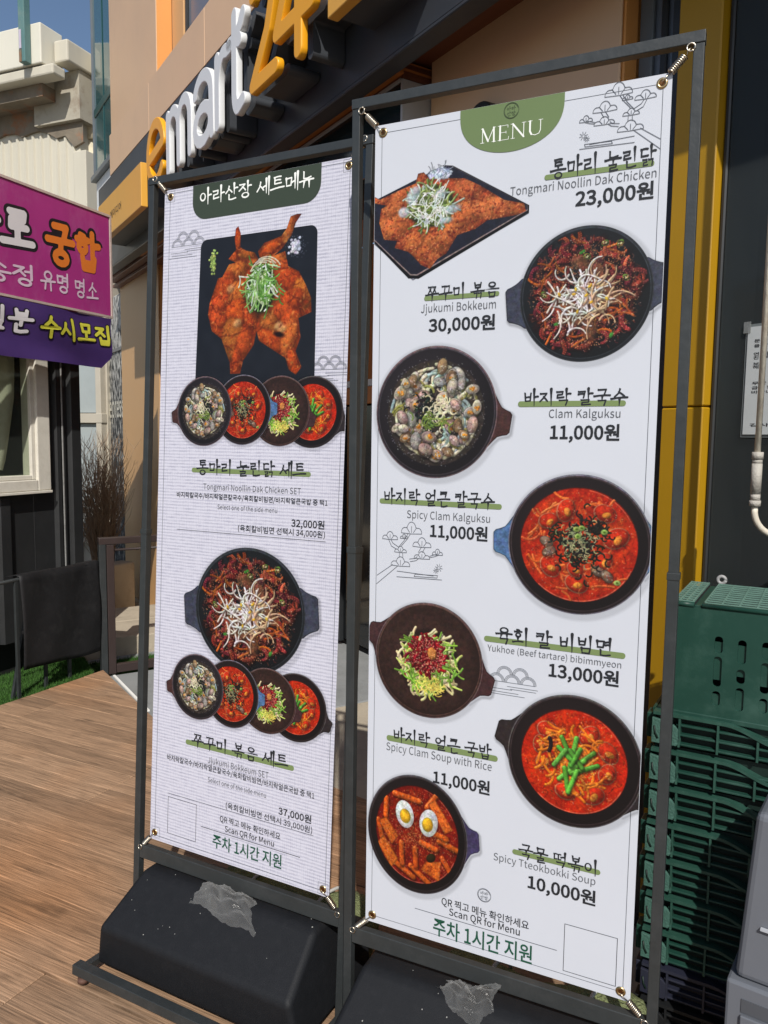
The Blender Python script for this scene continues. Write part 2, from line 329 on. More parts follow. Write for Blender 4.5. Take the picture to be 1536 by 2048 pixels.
def paint_stir(n=460):
    c = Cv(n, 1.35, 3); g = c.g
    bowl(c, (.10, .11, .12), None, (-175, 5), (.23, .24, .29), (.2, .21, .22), True)
    c.clip = disc_mask(c, .93)
    for i in range(60): x, y, a = disc_pt(g, .1, .82); c.ell(x, y, .12, .08, a, (.13, .05, .05), .1, .5, soft=.05, al=.7)
    cols = ((.34, .10, .09), (.48, .16, .10), (.58, .24, .14), (.28, .08, .10), (.40, .12, .12), (.30, .10, .08))
    for i in range(150):
        x, y, a = disc_pt(g, .3, .80); octopus(c, g, x, y, g.uniform(0, 6.28), g.uniform(.5, .95), jit(g, cols[g.randint(6)], .22))
    for i in range(26):                                          # cabbage and carrot strips
        x, y, a = disc_pt(g, .3, .75); P = squig(g, x, y, g.uniform(0, 6.28), .22, g.uniform(-1.2, 1.2)); c.tube(P, .018, jit(g, (.62, .30, .10), .25), .3, .5)
    for (x, y) in ((-.62, .03), (-.05, .62), (.42, -.62), (.02, .55), (.6, .2), (-.4, -.42), (.5, .7), (.28, .72)):
        if g.rand() < .55:
            c.ell(x, y, .06, .045, g.uniform(0, 3), (.36, .48, .18), .2, .4); c.ell(x, y, .04, .03, 0, (.16, .10, .07), .0, .3); c.ell(x+.01, y, .02, .015, 0, (.62, .64, .38), .1, .3)
            for k in range(4): c.ell(x+g.uniform(-.03, .03), y+g.uniform(-.02, .02), .01, .01, 0, (.88, .85, .6), 0, .2)
        else: c.ell(x, y, .06, .03, g.uniform(0, 3), (.22, .50, .18), .4, .5)
    for i in range(700): x, y, a = disc_pt(g, .2, .8); c.ell(x, y, .009, .006, a, jit(g, (.80, .60, .40), .25), .2, .3)
    for i in range(120): x, y, a = disc_pt(g, .3, .85); c.tube(squig(g, x, y, g.uniform(0, 6), .07, 2), .006, (.80, .48, .36), 0, 0, .35)
    mess(c, .86, ((.58, .20, .12), (.70, .34, .18), (.34, .08, .08), (.50, .12, .10), (.78, .48, .26)), 900, .007, .07, .5)
    for i in range(14): x, y = g.normal(0, .2, 2); c.ell(x+.02, y-.03, .16, .10, g.uniform(0, 3), (.50, .34, .22), .1, .4, soft=.05, al=.6)
    for i in range(95):                                          # bean sprouts
        x, y = g.normal(0, .17, 2); a = g.uniform(0, 6.28); P = squig(g, x-.2*math.cos(a), y-.03-.2*math.sin(a), a+g.uniform(-.7, .7), g.uniform(.28, .5), g.uniform(-3.2, 3.2))
        c.tube([(p[0]+.008, p[1]-.014) for p in P], .017, (.30, .20, .16), 0, 0, .45)
        c.tube(P, .0155, jit(g, (.90, .87, .82) if x+y*-.3 < .08 else (.80, .66, .50), .07), .25, .35, w2=.009)
    for i in range(9): x, y = g.normal(0, .18, 2); c.ell(x, y, .034, .02, g.uniform(0, 3), (.88, .70, .22), .3, .4)
    return c
def clamshell(c, g, x, y, s, col, inside=False, ang=0):
    c.ell(x+.015, y-.025, .115*s, .088*s, ang, (.05, .04, .03), flat=True, al=.5, soft=.03)
    c.ell(x, y, .116*s, .078*s, ang, tuple(np.array(col)*.42), flat=True); c.ell(x, y, .11*s, .072*s, ang, col, .15, .4)
    if inside:
        c.ell(x+.008, y-.006, .094*s, .068*s, ang, tuple(np.array(col)*.84), .1, .3)
        c.ell(x+.012, y-.006, .07*s, .046*s, ang, (.70, .62, .50), .2, .3)
        for k in range(5): c.ell(x+.01+c.g.normal(0, .02)*s, y-.01+c.g.normal(0, .014)*s, .026*s, .018*s, c.g.uniform(0, 3), jit(c.g, (.86, .54, .18), .15), .5, .4)
    else:
        ca, sa = math.cos(ang), math.sin(ang)
        for k in (.85, .68, .5, .33):
            P = [(x+ca*.1*s*k*math.cos(t)-sa*.074*s*k*math.sin(t), y+sa*.1*s*k*math.cos(t)+ca*.074*s*k*math.sin(t)) for t in np.linspace(.3, 2.9, 8)]
            c.tube(P, .0035*s, tuple(np.array(col)*.62), 0, .1, .7)
        for k in range(9): a_ = c.g.uniform(0, 6.28); r_ = c.g.uniform(0, .8); c.ell(x+.1*s*r_*math.cos(a_), y+.075*s*r_*math.sin(a_), .012, .007, a_, (.95, .93, .90) if k % 2 else (.38, .28, .26), 0, .1, al=.5)
def paint_clam(n=420):
    c = Cv(n, 1.35, 5); g = c.g
    bowl(c, (.15, .13, .14), (.20, .17, .15), (-8,), (.27, .17, .16), (.50, .40, .40))
    for i in range(150): x, y, a = disc_pt(g, .74, .84); c.ell(x, y, .006, .006, 0, (.62, .62, .62), 0, 0, al=.8)
    c.clip = disc_mask(c, .84)
    for i in range(120):                                         # noodles
        x, y, a = disc_pt(g, .4, .72); P = squig(g, x, y, a+1.57, g.uniform(.2, .4), g.uniform(.3, 2.4))
        c.tube(P, .026, jit(g, (.80, .76, .62) if g.rand() < .7 else (.58, .66, .62), .12), .3, .45)
    for i in range(30): x, y, a = disc_pt(g, .1, .6); c.tube(squig(g, x, y, a, .2, 1.5), .02, jit(g, (.52, .50, .26), .2), .2, .4)
    cols = ((.80, .74, .66), (.86, .80, .70), (.66, .54, .50), (.78, .64, .58), (.72, .69, .66), (.60, .48, .34))
    for i in range(62):
        x, y, a = disc_pt(g, .24, .70); clamshell(c, g, x, y, g.uniform(.75, 1.2), jit(g, cols[g.randint(6)], .07), g.rand() < .5, g.uniform(0, 6.28))
    mess(c, .72, ((.86, .82, .72), (.48, .44, .24), (.70, .60, .50), (.94, .92, .88)), 420, .005, .07, .5)
    for i in range(80): x, y = g.normal(-.12, .11), g.normal(.03, .12); c.tube(squig(g, x, y, g.uniform(0, 6), .12, 2), .012, jit(g, (.10, .12, .10), .3), .5, .3)
    for i in range(40): x, y = g.normal(.1, .09), g.normal(.08, .08); c.tube(squig(g, x, y, g.uniform(0, 6), .16, 3), .011, jit(g, (.86, .82, .66), .1), .2, .3)
    for i in range(24): x, y = g.normal(-.05, .14), g.normal(-.12, .06); c.tube(squig(g, x, y, g.uniform(0, 6), .14, 2), .012, jit(g, (.44, .52, .22), .2), .2, .4)
    for i in range(130): x, y, a = disc_pt(g, 0, .7); c.ell(x, y, .006, .006, 0, (.9, .86, .8), 0, 0)
    return c
def broth(c, g, r, col, col2):
    c.clip = disc_mask(c, r+.012)
    c.ell(0, -.01, r+.012, r+.012, 0, tuple(np.array(col)*.55), flat=True)
    c.ell(0, -.01, r, r, 0, col, flat=True)
    for i in range(70):
        x, y, a = disc_pt(g, 0, r*.85); c.ell(x, y, g.uniform(.06, .2), g.uniform(.03, .1), g.uniform(0, 3), jit(g, col2, .2), 0, .2, soft=.06, al=.35)
    for i in range(260): x, y, a = disc_pt(g, 0, r*.95); c.tube(squig(g, x, y, g.uniform(0, 6), g.uniform(.03, .12), 2), g.uniform(.004, .012), jit(g, col2, .35) if i % 3 else tuple(np.array(col)*.6), .1, .2, .35, soft=.01)
    for i in range(160): x, y, a = disc_pt(g, r*.2, r*.97); c.ell(x, y, .007, .006, 0, jit(g, (.92, .50, .25), .2), .3, .2, al=.8)
    c.tube(arc(0, -.01, r*.985, -2.3, -.4, 24), .006, (.95, .62, .5), 0, 0, .6)
    c.tube(arc(0, -.01, r*.985, .5, 1.4, 16), .005, (.95, .62, .5), 0, 0, .5)
def redclam(c, g, x, y, s, a):
    c.ell(x+.01, y-.02, .16*s, .12*s, a, (.40, .05, .03), flat=True, al=.55, soft=.03)
    c.ell(x, y, .15*s, .115*s, a, (.80, .50, .36), .3, .5); c.ell(x+.004, y+.004, .137*s, .103*s, a, (.74, .17, .07), .2, .45)
    c.ell(x+.02*s, y-.02*s, .06*s, .04*s, a+.6, (.86, .52, .18), .5, .5)
def paint_spicy(n=420):
    c = Cv(n, 1.35, 8); g = c.g
    bowl(c, (.13, .10, .10), None, (-179, 1), (.30, .42, .56), (.48, .46, .50))
    broth(c, g, .81, (.66, .13, .05), (.78, .26, .08))
    for i in range(34): x, y, a = disc_pt(g, .35, .72); c.tube(squig(g, x, y, a+1.6, .3, g.uniform(-2, 2)), .018, jit(g, (.84, .38, .16), .15), .5, .4)
    for x, y, s, a in ((-.18, .48, 1.15, 1.3), (.36, .46, 1.1, -.4), (.52, .12, 1.25, .5), (-.42, .32, 1.0, .2), (-.38, -.34, 1.15, 2.2), (.0, -.56, 1.15, -.4), (.36, -.22, 1.0, .9), (-.02, -.36, .9, 2.4)): redclam(c, g, x, y, s, a)
    for x, y in ((-.44, .02), (-.4, -.12), (.3, -.36), (.42, -.42)): clamshell(c, g, x, y, .9, (.52, .42, .34), False, g.uniform(0, 3))
    mess(c, .76, ((.86, .34, .12), (.60, .10, .05), (.92, .52, .26), (.78, .22, .08)), 520, .006, .09, .45)
    for i in range(170): x, y = g.normal(0, .17), g.normal(.02, .17); c.tube(squig(g, x, y, g.uniform(0, 6), .12, 2.5), .011, jit(g, (.09, .10, .07), .3), .5, .3)
    for i in range(40): x, y = g.normal(.28, .08), g.normal(.24, .05); c.tube(squig(g, x, y, g.uniform(0, 6), .09, 2.5), .01, (.10, .09, .07), .5, .3)
    for i in range(90): x, y = g.normal(.0, .14), g.normal(.05, .13); c.tube(squig(g, x, y, g.uniform(0, 6), .07, 2), .007, jit(g, (.60, .60, .42), .2), .2, .2)
    for x, y in ((-.02, .22), (.05, .24), (.0, .12), (.56, -.5), (.36, .2)): c.ell(x, y, .05, .04, 0, (.58, .68, .34), .3, .4); c.ell(x, y, .02, .016, 0, (.30, .42, .12), 0, .2)
    return c
def paint_tartare(n=400):
    c = Cv(n, 1.35, 11); g = c.g
    bowl(c, (.21, .14, .12), None, (160, -14), (.24, .15, .15), (.42, .34, .33))
    for k in range(9): c.ell(.0, .0, .93-.07*k, .93-.07*k, 0, tuple(np.array((.20, .13, .11))*(1+.02*k)), flat=True, al=.5, soft=.08)
    c.ell(.02, -.06, .56, .6, 0, (.08, .05, .04), flat=True, al=.6, soft=.06)
    for i in range(36): x, y, a = disc_pt(g, .3, .5); c.tube(squig(g, x*.95, y-.04, a+1.5, .22, 1), .03, jit(g, (.62, .10, .10), .2), .2, .4)
    for i in range(110): x, y, a = disc_pt(g, .26, .52); c.tube(squig(g, x*.95, y-.04, g.uniform(0, 6), .2, g.uniform(-2, 2)), .024, jit(g, (.82, .76, .55), .12), .25, .45)
    for i in range(120): x, y, a = disc_pt(g, .2, .5); c.tube(squig(g, x+.03, y-.06, g.uniform(0, 6), .22, g.uniform(-1, 1)), .017, jit(g, (.46, .62, .20) if g.rand() < .7 else (.68, .76, .36), .18), .25, .45)
    for i in range(50): x, y = g.normal(.07, .11), g.normal(-.42, .07); c.tube(squig(g, x, y, g.uniform(0, 6), .14, 1.5), .011, jit(g, (.88, .82, .36), .1), .2, .3)
    for i in range(150): x, y, a = disc_pt(g, 0, .28); c.tube(squig(g, x*1.1-.02, y+.08, g.uniform(0, 6), .13, 1), .026, jit(g, (.50, .06, .10), .2), .4, .55)
    mess(c, .46, ((.80, .84, .50), (.40, .56, .18), (.60, .12, .14), (.86, .80, .64)), 260, .005, .06, .5)
    for i in range(190): x, y, a = disc_pt(g, 0, .32); c.ell(x-.02, y+.08, .010, .007, a, (.88, .66, .5), .2, .2)
    c.ell(.08, .13, .085, .11, .2, (.83, .52, .24), .25, .45)
    for i in range(16): x, y, a = disc_pt(g, 0, .08); c.ell(x+.08, y+.13, .014, .014, 0, (.90, .62, .34), .2, .3)
    return c
def paint_soup(n=420):
    c = Cv(n, 1.35, 14); g = c.g
    bowl(c, (.12, .09, .09), None, (166, -18), (.17, .14, .14), (.38, .36, .35))
    broth(c, g, .78, (.72, .13, .04), (.84, .24, .05))
    for x, y, s, a in ((-.38, .4, 1.25, -.3), (.22, .42, 1.2, .9), (.5, .22, 1.2, -.9), (-.42, -.06, 1.1, .8), (-.1, -.48, 1.1, -.2), (.3, -.46, 1.25, .4), (.5, -.1, 1.1, 1.2), (-.5, .18, 1., 1.5)): redclam(c, g, x, y, s, a)
    for i in range(60): x, y, a = disc_pt(g, .05, .5); c.tube(squig(g, x, y, a+1.6, .26, g.uniform(-2, 2)), .022, jit(g, (.86, .44, .10), .15), .5, .45)
    mess(c, .74, ((.88, .40, .10), (.62, .10, .04), (.92, .56, .22), (.80, .22, .06)), 520, .006, .09, .45)
    c.tube(squig(g, -.36, .1, 1.2, .2, 1.), .03, (.12, .09, .10), .7, .4)
    for i in range(240): x, y, a = disc_pt(g, 0, .3); c.ell(x+.06, y-.06, .010, .007, a, jit(g, (.86, .62, .30), .2), .2, .3)
    for x, y, a, L in ((-.18, .34, -1.1, .34), (.04, .36, -1.75, .5), (.3, .18, -2.4, .34), (-.22, .18, -.7, .3), (-.28, -.1, 1., .3), (-.2, -.3, .75, .5), (.36, .0, 3.6, .42), (-.12, -.12, -1.4, .36), (-.05, .16, -.9, .3), (.06, -.14, -1.9, .36), (.1, .2, -2.0, .3)):
        P = [(x, y), (x+L*math.cos(a), y+L*math.sin(a))]; c.shade(P, .035, .5); c.tube(P, .036, jit(g, (.34, .60, .20), .15), .35, .5)
    return c
def poly_blob(c, P, col, g, k=1.):
    P = np.array(P); q = c.box(P[:, 0].min()-.02, P[:, 1].min()-.02, P[:, 0].max()+.02, P[:, 1].max()+.02)
    if not q: return
    sl, X, Y = q; s = np.full(np.broadcast(X, Y).shape, 9e9); ins = np.zeros(s.shape, bool); n = len(P)
    for i in range(n):
        ax, ay = P[i]; bx, by = P[(i+1) % n]; dx, dy = bx-ax, by-ay; t = np.clip(((X-ax)*dx+(Y-ay)*dy)/(dx*dx+dy*dy+1e-12), 0, 1)
        s = np.minimum(s, np.hypot(X-ax-t*dx, Y-ay-t*dy))
        ins ^= ((ay > Y) != (by > Y)) & (X < (bx-ax)*(Y-ay)/(by-ay+1e-12)+ax)
    d = np.where(ins, s, -s); A = np.clip(d*c.k+.5, 0, 1); e = np.clip(d/(.03*k), 0, 1)
    nn = g.rand(*s.shape)*.12-.06
    c.put(sl, np.array(col)*(.62+.42*e+nn)[..., None], A)
def paint_ricecake(n=400):
    c = Cv(n, 1.35, 17); g = c.g
    bowl(c, (.11, .09, .09), None, (6,), (.24, .21, .33), (.36, .34, .35))
    broth(c, g, .82, (.45, .07, .04), (.56, .14, .05))
    for x, y, a, L in ((-.45, .62, -.1, .5), (.2, .5, .9, .3), (-.62, .5, -1.6, .3), (.45, -.02, -.25, .36), (-.1, -.56, -.55, .5), (-.45, -.55, -.45, .45), (-.3, -.2, -1.5, .36), (-.02, -.25, -1.5, .3), (-.78, .1, -1.3, .3), (.3, .1, -.2, .3), (.1, -.12, -.2, .3), (.52, -.3, -.9, .24)):
        P = [(x, y), (x+L*math.cos(a), y+L*math.sin(a))]; c.shade(P, .05, .5); c.tube(P, .052, jit(g, (.78, .33, .09), .12), .6, .5)
    for P in (((.22, .56), (.36, .66), (.72, .22), (.56, .12)), ((-.78, .1), (-.62, .18), (-.36, -.1), (-.5, -.28)), ((-.8, -.3), (-.66, -.14), (-.36, -.5), (-.5, -.68)), ((.2, -.42), (.5, -.36), (.48, -.72), (.1, -.58))):
        poly_blob(c, P, jit(g, (.80, .38, .12), .08), g)
        xs = [p[0] for p in P]; ys = [p[1] for p in P]
        for i in range(26): c.ell(g.uniform(min(xs)+.1, max(xs)-.1), g.uniform(min(ys)+.1, max(ys)-.1), .014, .01, 0, (.62, .22, .06), 0, .2, al=.7)
    mess(c, .78, ((.70, .24, .08), (.46, .07, .04), (.84, .42, .16), (.56, .12, .06)), 620, .006, .08, .4)
    for i in range(560):
        x, y = g.normal(0, .26), g.normal(-.02, .14); c.ell(x, y, .009, .006, g.uniform(0, 3), jit(g, (.76, .46, .26), .25), .2, .3)
    for i in range(150): x, y, a = disc_pt(g, .5, .8); c.ell(x, y, .008, .006, a, (.85, .55, .35), .2, .3)
    c.ell(.3, -.34, .1, .07, .6, (.16, .14, .06), .3, .5)
    for x, y, a in ((-.24, .3, .25), (.24, .24, -.2)):
        c.ell(x, y-.02, .19, .24, a, (.25, .03, .02), flat=True, al=.5, soft=.03); c.ell(x, y, .18, .235, a, (.86, .87, .85), .1, .2, nz=.03)
        c.ell(x+(-.02 if x > 0 else .01), y-.03, .11, .125, a, (.62, .60, .30), .1, .2); c.ell(x+(-.02 if x > 0 else .01), y-.03, .1, .115, a, (.90, .68, .14), .15, .35, nz=.08)
    return c
def meat(c, g, P, spots, red=(.74, .27, .09)):
    poly_blob(c, P, red, g, 1.4)
def paint_chicken(n=440):
    """whole spread chicken on a slate, canvas 1 x 1.2 (x in -1..1, y in -1.25..1.25)"""
    c = Cv(n, 1.0, 21, 1.12); g = c.g
    def f(px, py): py = py+(px-750)*.146*(1-(py-250)/1750.); return ((px-750)/760., (1030-py)/760.*.80)  # drawing grid of the printed picture
    # slate
    a, b = f(85, 345); a2, b2 = f(1437, 150); r = .10; bt = (b+b2)/2
    P = [(a+r-r*math.cos(t), bt-r+r*math.sin(t)) for t in np.linspace(0, 1.57, 8)]+[(a2-r+r*math.sin(t), bt-r+r*math.cos(t)) for t in np.linspace(0, 1.57, 8)]+[f(1455, 2030), f(55, 2030)]
    poly_blob(c, P, (.105, .118, .145), g, .2)
    c.im[..., :3] += c.noise(.012, 30)[..., None]*c.im[..., 3:]
    O = (.76, .30, .10); D = (.62, .20, .08); B = (.70, .38, .14)
    parts = [
     ([(430, 560), (520, 450), (500, 330), (510, 210), (540, 180), (570, 260), (570, 420), (640, 460), (740, 480), (790, 560), (700, 640), (520, 600)], (.62, .27, .14)),
     ([(780, 470), (850, 370), (1040, 290), (1100, 200), (1140, 60), (1210, 30), (1260, 28), (1200, 130), (1160, 270), (1060, 430), (940, 540), (800, 540)], (.66, .28, .13)),
     ([(440, 620), (560, 590), (700, 640), (860, 560), (1090, 465), (1130, 640), (1250, 700), (1330, 860), (1390, 1010), (1400, 1180), (1260, 1250), (1290, 1480), (1240, 1640), (1310, 1830), (1250, 1920), (1170, 1860), (1130, 1720), (820, 1510), (790, 1400), (760, 1560), (640, 1740), (610, 1890), (490, 1890), (480, 1760), (370, 1480), (250, 1390), (195, 1200), (215, 1060), (310, 780), (360, 770)], O),
    ]
    for P, col in parts: poly_blob(c, [f(*p) for p in P], col, g, 3.)
    msk = c.im[..., :3].max(2) > .3; c.clip = msk.astype(np.float32)
    lumps = [(520, 700, 150, 110, .2), (400, 900, 170, 130, 1.2), (340, 1070, 150, 90, .3), (560, 960, 120, 150, 0), (560, 1180, 150, 150, 0), (320, 1250, 130, 90, -.6), (520, 1500, 140, 240, .15), (640, 1540, 90, 200, -.3), (560, 1750, 60, 150, 0),
      (1010, 560, 120, 90, .4), (1080, 660, 110, 80, .2), (1150, 800, 150, 110, -.4), (1300, 960, 110, 170, .2), (1180, 1040, 150, 120, .3), (1080, 1180, 130, 100, 0), (930, 1330, 110, 130, .2), (1180, 1320, 120, 160, 0), (1000, 1540, 260, 90, -.55), (1160, 1500, 90, 220, -.2), (1210, 1750, 60, 130, .35), (1250, 1870, 60, 60, 0), (640, 500, 120, 50, -.1), (540, 330, 40, 150, 0), (930, 430, 170, 60, .5), (1120, 220, 60, 160, -.35), (480, 530, 60, 60, 0), (720, 1200, 90, 160, 0), (740, 620, 80, 60, 0)]
    for i, (x, y, a, b, an) in enumerate(lumps):
        q = f(x, y); c.ell(q[0]+.015, q[1]-.02, a/700., b/760., an, (.30, .07, .04), flat=True, al=.35, soft=.05)
        c.ell(q[0], q[1], a/760., b/830., an, jit(g, O if i % 3 else B, .12), .22, .5, soft=.03, al=.85)
    for i in range(260):
        x, y = g.uniform(-.8, .9), g.uniform(-1.1, 1.1); c.tube(squig(g, x, y, g.uniform(0, 6), g.uniform(.04, .14), 2), .006, (.38, .10, .04) if g.rand() < .6 else (.88, .50, .22), .1, .2, .55, soft=.006)
    for i in range(150):
        x, y = g.uniform(-.8, .9), g.uniform(-1.1, 1.1); c.ell(x, y, g.uniform(.01, .04), g.uniform(.008, .02), g.uniform(0, 3), (.95, .62, .32) if g.rand() < .5 else (.50, .13, .05), .2, .2, soft=.012, al=.5)
    for x, y in ((1040, 1340), (1080, 1380), (560, 1300), (470, 900)): q = f(x, y); c.ell(q[0], q[1], .07, .05, .4, (.84, .64, .42), .2, .3, soft=.03, al=.7)
    q = f(1050, 1440); c.ell(q[0], q[1], .08, .03, -.2, (.10, .04, .03), flat=True, soft=.02)
    for i in range(900):
        x, y = g.uniform(-.8, .9), g.uniform(-1.1, 1.1); c.ell(x, y, g.uniform(.006, .02), g.uniform(.005, .012), g.uniform(0, 3), ((.92, .56, .26), (.48, .13, .06), (.82, .40, .14), (.34, .08, .05))[g.choice(4, p=(.25, .3, .3, .15))], .3, .4, al=.45, soft=.004)
    for i in range(34):
        x, y = g.uniform(-.7, .8), g.uniform(-1., .8); c.tube(squig(g, x, y, g.uniform(0, 6), g.uniform(.12, .3), g.uniform(-1, 1)), .009, (.30, .07, .04), 0, .2, .5, soft=.012)
    c.clip = None
    q = f(830, 900)
    c.ell(q[0], q[1]-.06, .25, .32, 0, (.12, .10, .05), flat=True, al=.5, soft=.07); c.ell(q[0], q[1], .21, .30, 0, (.13, .22, .09), .1, .3, soft=.03)
    for i in range(170):
        x, y = g.normal(0, .09), g.normal(0, .12); P = squig(g, q[0]+x, q[1]+y+.09, -1.57+g.normal(0, .6), g.uniform(.12, .27), g.uniform(-1.6, 1.6))
        c.tube(P, .010, jit(g, ((.34, .52, .20), (.50, .66, .34), (.72, .80, .62), (.84, .88, .80))[g.choice(4, p=(.35, .3, .2, .15))], .1), .2, .35)
    for a in (0, 1, 2, 3): c.tube(arc(q[0]+.02*a, q[1]+.12, .2+.02*a, 2.6-.2*a, 1.2-.2*a, 8), .009, (.80, .74, .64), .2, .3)
    q = f(245, 590)
    for i in range(70): x, y = g.normal(0, .028), g.normal(0, .065); c.ell(q[0]+x, q[1]+y, .018, .016, 0, jit(g, (.62, .70, .36), .15), .2, .4)
    q = f(1205, 415)
    for i in range(160): x, y = g.normal(0, .06, 2); c.ell(q[0]+x, q[1]+y, .006, .006, 0, (.45, .47, .52), 0, 0, al=.6)
    for i in range(90): x, y = g.normal(0, .033, 2); c.ell(q[0]+x, q[1]+y, .02, .018, 0, jit(g, (.78, .78, .82), .06), .1, .3)
    return c
def paint_plate(n=440):
    """flattened fried chicken on a square black plate seen corner-on; canvas x -1..1 , y -.7..7"""
    c = Cv(n, 1.0, 31, .74); g = c.g
    def f(px, py): py = py+.105*(px-870); return ((px-870)/660., (1345-py)/660.*.95)
    for k in range(5): poly_blob(c, [f(200, 1180-k*5), f(850, 880), f(1560+k*8, 1260), f(570, 1830+k*9), f(190, 1510)], (.55, .57, .62), g, .2) if k == 0 else None
    poly_blob(c, [f(200, 1170), f(820, 878), f(900, 885), f(1530, 1215), f(1535, 1270), f(620, 1815), f(530, 1815), f(190, 1500)], (.05, .05, .06), g, .2)
    poly_blob(c, [f(200, 1160), f(820, 882), f(896, 890), f(1515, 1215), f(1520, 1255), f(610, 1790), f(545, 1790), f(190, 1480)], (.55, .48, .46), g, .05)
    poly_blob(c, [f(200, 1160), f(820, 884), f(893, 892), f(1512, 1215), f(1516, 1248), f(605, 1778), f(550, 1778), f(190, 1470)], (.12, .125, .17), g, .2)
    c.im[..., :3] += c.noise(.01, 24)[..., None]*c.im[..., 3:]
    poly_blob(c, [f(200, 1120), f(260, 1150), f(420, 1080), f(580, 1020), f(600, 940), f(650, 930), f(700, 985), f(860, 985), f(1000, 990), f(1110, 1040), f(1180, 1080), f(1330, 1170), f(1490, 1200), f(1505, 1260), f(1440, 1290), f(1200, 1330), f(1100, 1400), f(950, 1450), f(860, 1600), f(780, 1650), f(720, 1730), f(640, 1700), f(560, 1620), f(520, 1590), f(400, 1560), f(420, 1500), f(300, 1490), f(255, 1350), f(270, 1230), f(320, 1200), f(200, 1180)], (.66, .28, .15), g, 1.6)
    msk = c.im[..., :3].max(2) > .3; sel = (c.im[..., 0] > c.im[..., 2]*1.6) & msk; c.clip = sel.astype(np.float32)
    for x, y, a, b, an in ((380, 1380, 150, 110, 0), (700, 1540, 200, 120, -.4), (560, 1500, 100, 80, 0), (1030, 1080, 120, 80, -.3), (1000, 1280, 220, 110, .25), (1250, 1230, 200, 80, .0), (850, 1450, 160, 90, .4), (500, 1080, 180, 60, .45), (380, 1230, 110, 60, .3), (1440, 1240, 70, 40, 0), (760, 1660, 80, 60, 0), (260, 1160, 70, 30, 0)):
        q = f(x, y); c.ell(q[0], q[1], a/640., b/640., an, jit(g, (.78, .42, .22), .08), .12, .45, soft=.05, al=.8)
    for i in range(40):
        x, y = g.uniform(-.9, .9), g.uniform(-.6, .5); c.tube(squig(g, x, y, g.uniform(0, 6), g.uniform(.1, .3), g.uniform(-1, 1)), .012, (.36, .10, .08), 0, .2, .5, soft=.015)
    for i in range(2600):
        x, y = g.uniform(-1, 1), g.uniform(-.65, .65); c.ell(x, y, g.uniform(.008, .022), g.uniform(.006, .014), g.uniform(0, 3), jit(g, ((.86, .54, .32), (.56, .20, .10), (.74, .38, .20), (.38, .10, .08))[g.choice(4, p=(.32, .25, .28, .15))], .12), .3, .4, al=.6)
    c.clip = None
    q = f(780, 935); poly_blob(c, [f(680, 950), f(800, 885), f(905, 930), f(860, 990), f(700, 990)], (.74, .77, .82), g, .6)
    for i in range(50): x, y = g.uniform(-.13, .13), g.uniform(-.06, .06); c.tube(squig(g, q[0]+x, q[1]+y, g.uniform(0, 6), .08, 1), .005, (.40, .44, .50) if g.rand() < .5 else (.9, .92, .95), 0, 0, .6)
    q = f(720, 1190)
    c.ell(q[0], q[1]-.03, .30, .25, 0, (.22, .24, .12), .1, .3, soft=.03)
    for i in range(230):
        x, y, a = disc_pt(g, 0, .22); P = squig(g, q[0]+x*1.1, q[1]-.02+y*.9, g.uniform(0, 6), g.uniform(.08, .22), g.uniform(-1.8, 1.8))
        c.tube([(p[0]+.006, p[1]-.01) for p in P], .011, (.20, .24, .12), 0, 0, .4)
        c.tube(P, .0105, jit(g, ((.40, .46, .20), (.56, .62, .36), (.70, .76, .70), (.86, .88, .80))[g.choice(4, p=(.38, .32, .15, .15))], .1), .2, .35)
    for x, y, a, b, an in ((560, 1120, 90, 60, .9), (480, 1260, 60, 50, 0), (800, 1110, 60, 40, .2), (900, 1240, 90, 40, .2), (840, 1330, 80, 30, .1)):
        p = f(x, y); c.ell(p[0], p[1], a/760., b/760., an, (.76, .83, .86), .3, .3, soft=.02, al=.75)
    for i in range(60):
        x, y, a = disc_pt(g, 0, .23); c.tube(squig(g, q[0]+x, q[1]-.02+y, g.uniform(0, 6), .14, g.uniform(-1, 1)), .007, (.88, .89, .84), .2, .3)
    return c
# ================================================================ MATERIALS
mBlackMetal = mat('black_painted_steel', (.027, .031, .032), .42, .5, var=.12, scale=9, bump=.12, bscale=40, dirt=.18, dcol=(.10, .10, .10), dscale=14)
mWeight = mat('black_rubber_cover', (.0085, .0095, .0115), .60, .25, var=.06, scale=30, bump=.16, bscale=600, dirt=.10, dcol=(.04, .04, .045), dscale=45)
mBrass = mat('brass', (.55, .40, .20), .28, .6, 1., var=.2, scale=80, dirt=.5, dcol=(.12, .05, .02), dscale=60)
mBrassDark = mat('tarnished_brass', (.22, .10, .04), .35, .6, 1., var=.3, scale=90)
mSteel = mat('spring_steel', (.60, .54, .44), .3, .6, 1., var=.2, scale=70, dirt=.4, dcol=(.18, .13, .08), dscale=60)
mInk = mat('black_ink', (.018, .020, .024), .5, .3, var=0)
mInkSoft = mat('grey_ink', (.085, .09, .10), .5, .3, var=0)
mInkLine = mat('line_ink', (.10, .11, .13), .5, .3, var=0)
mGreenHi = mat('olive_highlight_ink', (.165, .225, .088), .5, .3, var=.04)
mGreenTab = mat('olive_tab_ink', (.130, .185, .078), .48, .3, var=.03)
mDarkTab = mat('dark_green_tab_ink', (.038, .052, .036), .48, .3, var=.06, scale=400)
mGreenTxt = mat('dark_green_ink', (.012, .075, .045), .5, .3, var=0)
mWhiteInk = mat('white_ink', (.78, .80, .76), .5, .3, var=0)
mVinyl = mat('white_vinyl', (.535, .560, .615), .46, .35, var=.02, scale=2.2, bump=.10, bscale=4)
mWeave = mat('woven_print_vinyl', (.575, .575, .655), .5, .3, var=.012, scale=2)
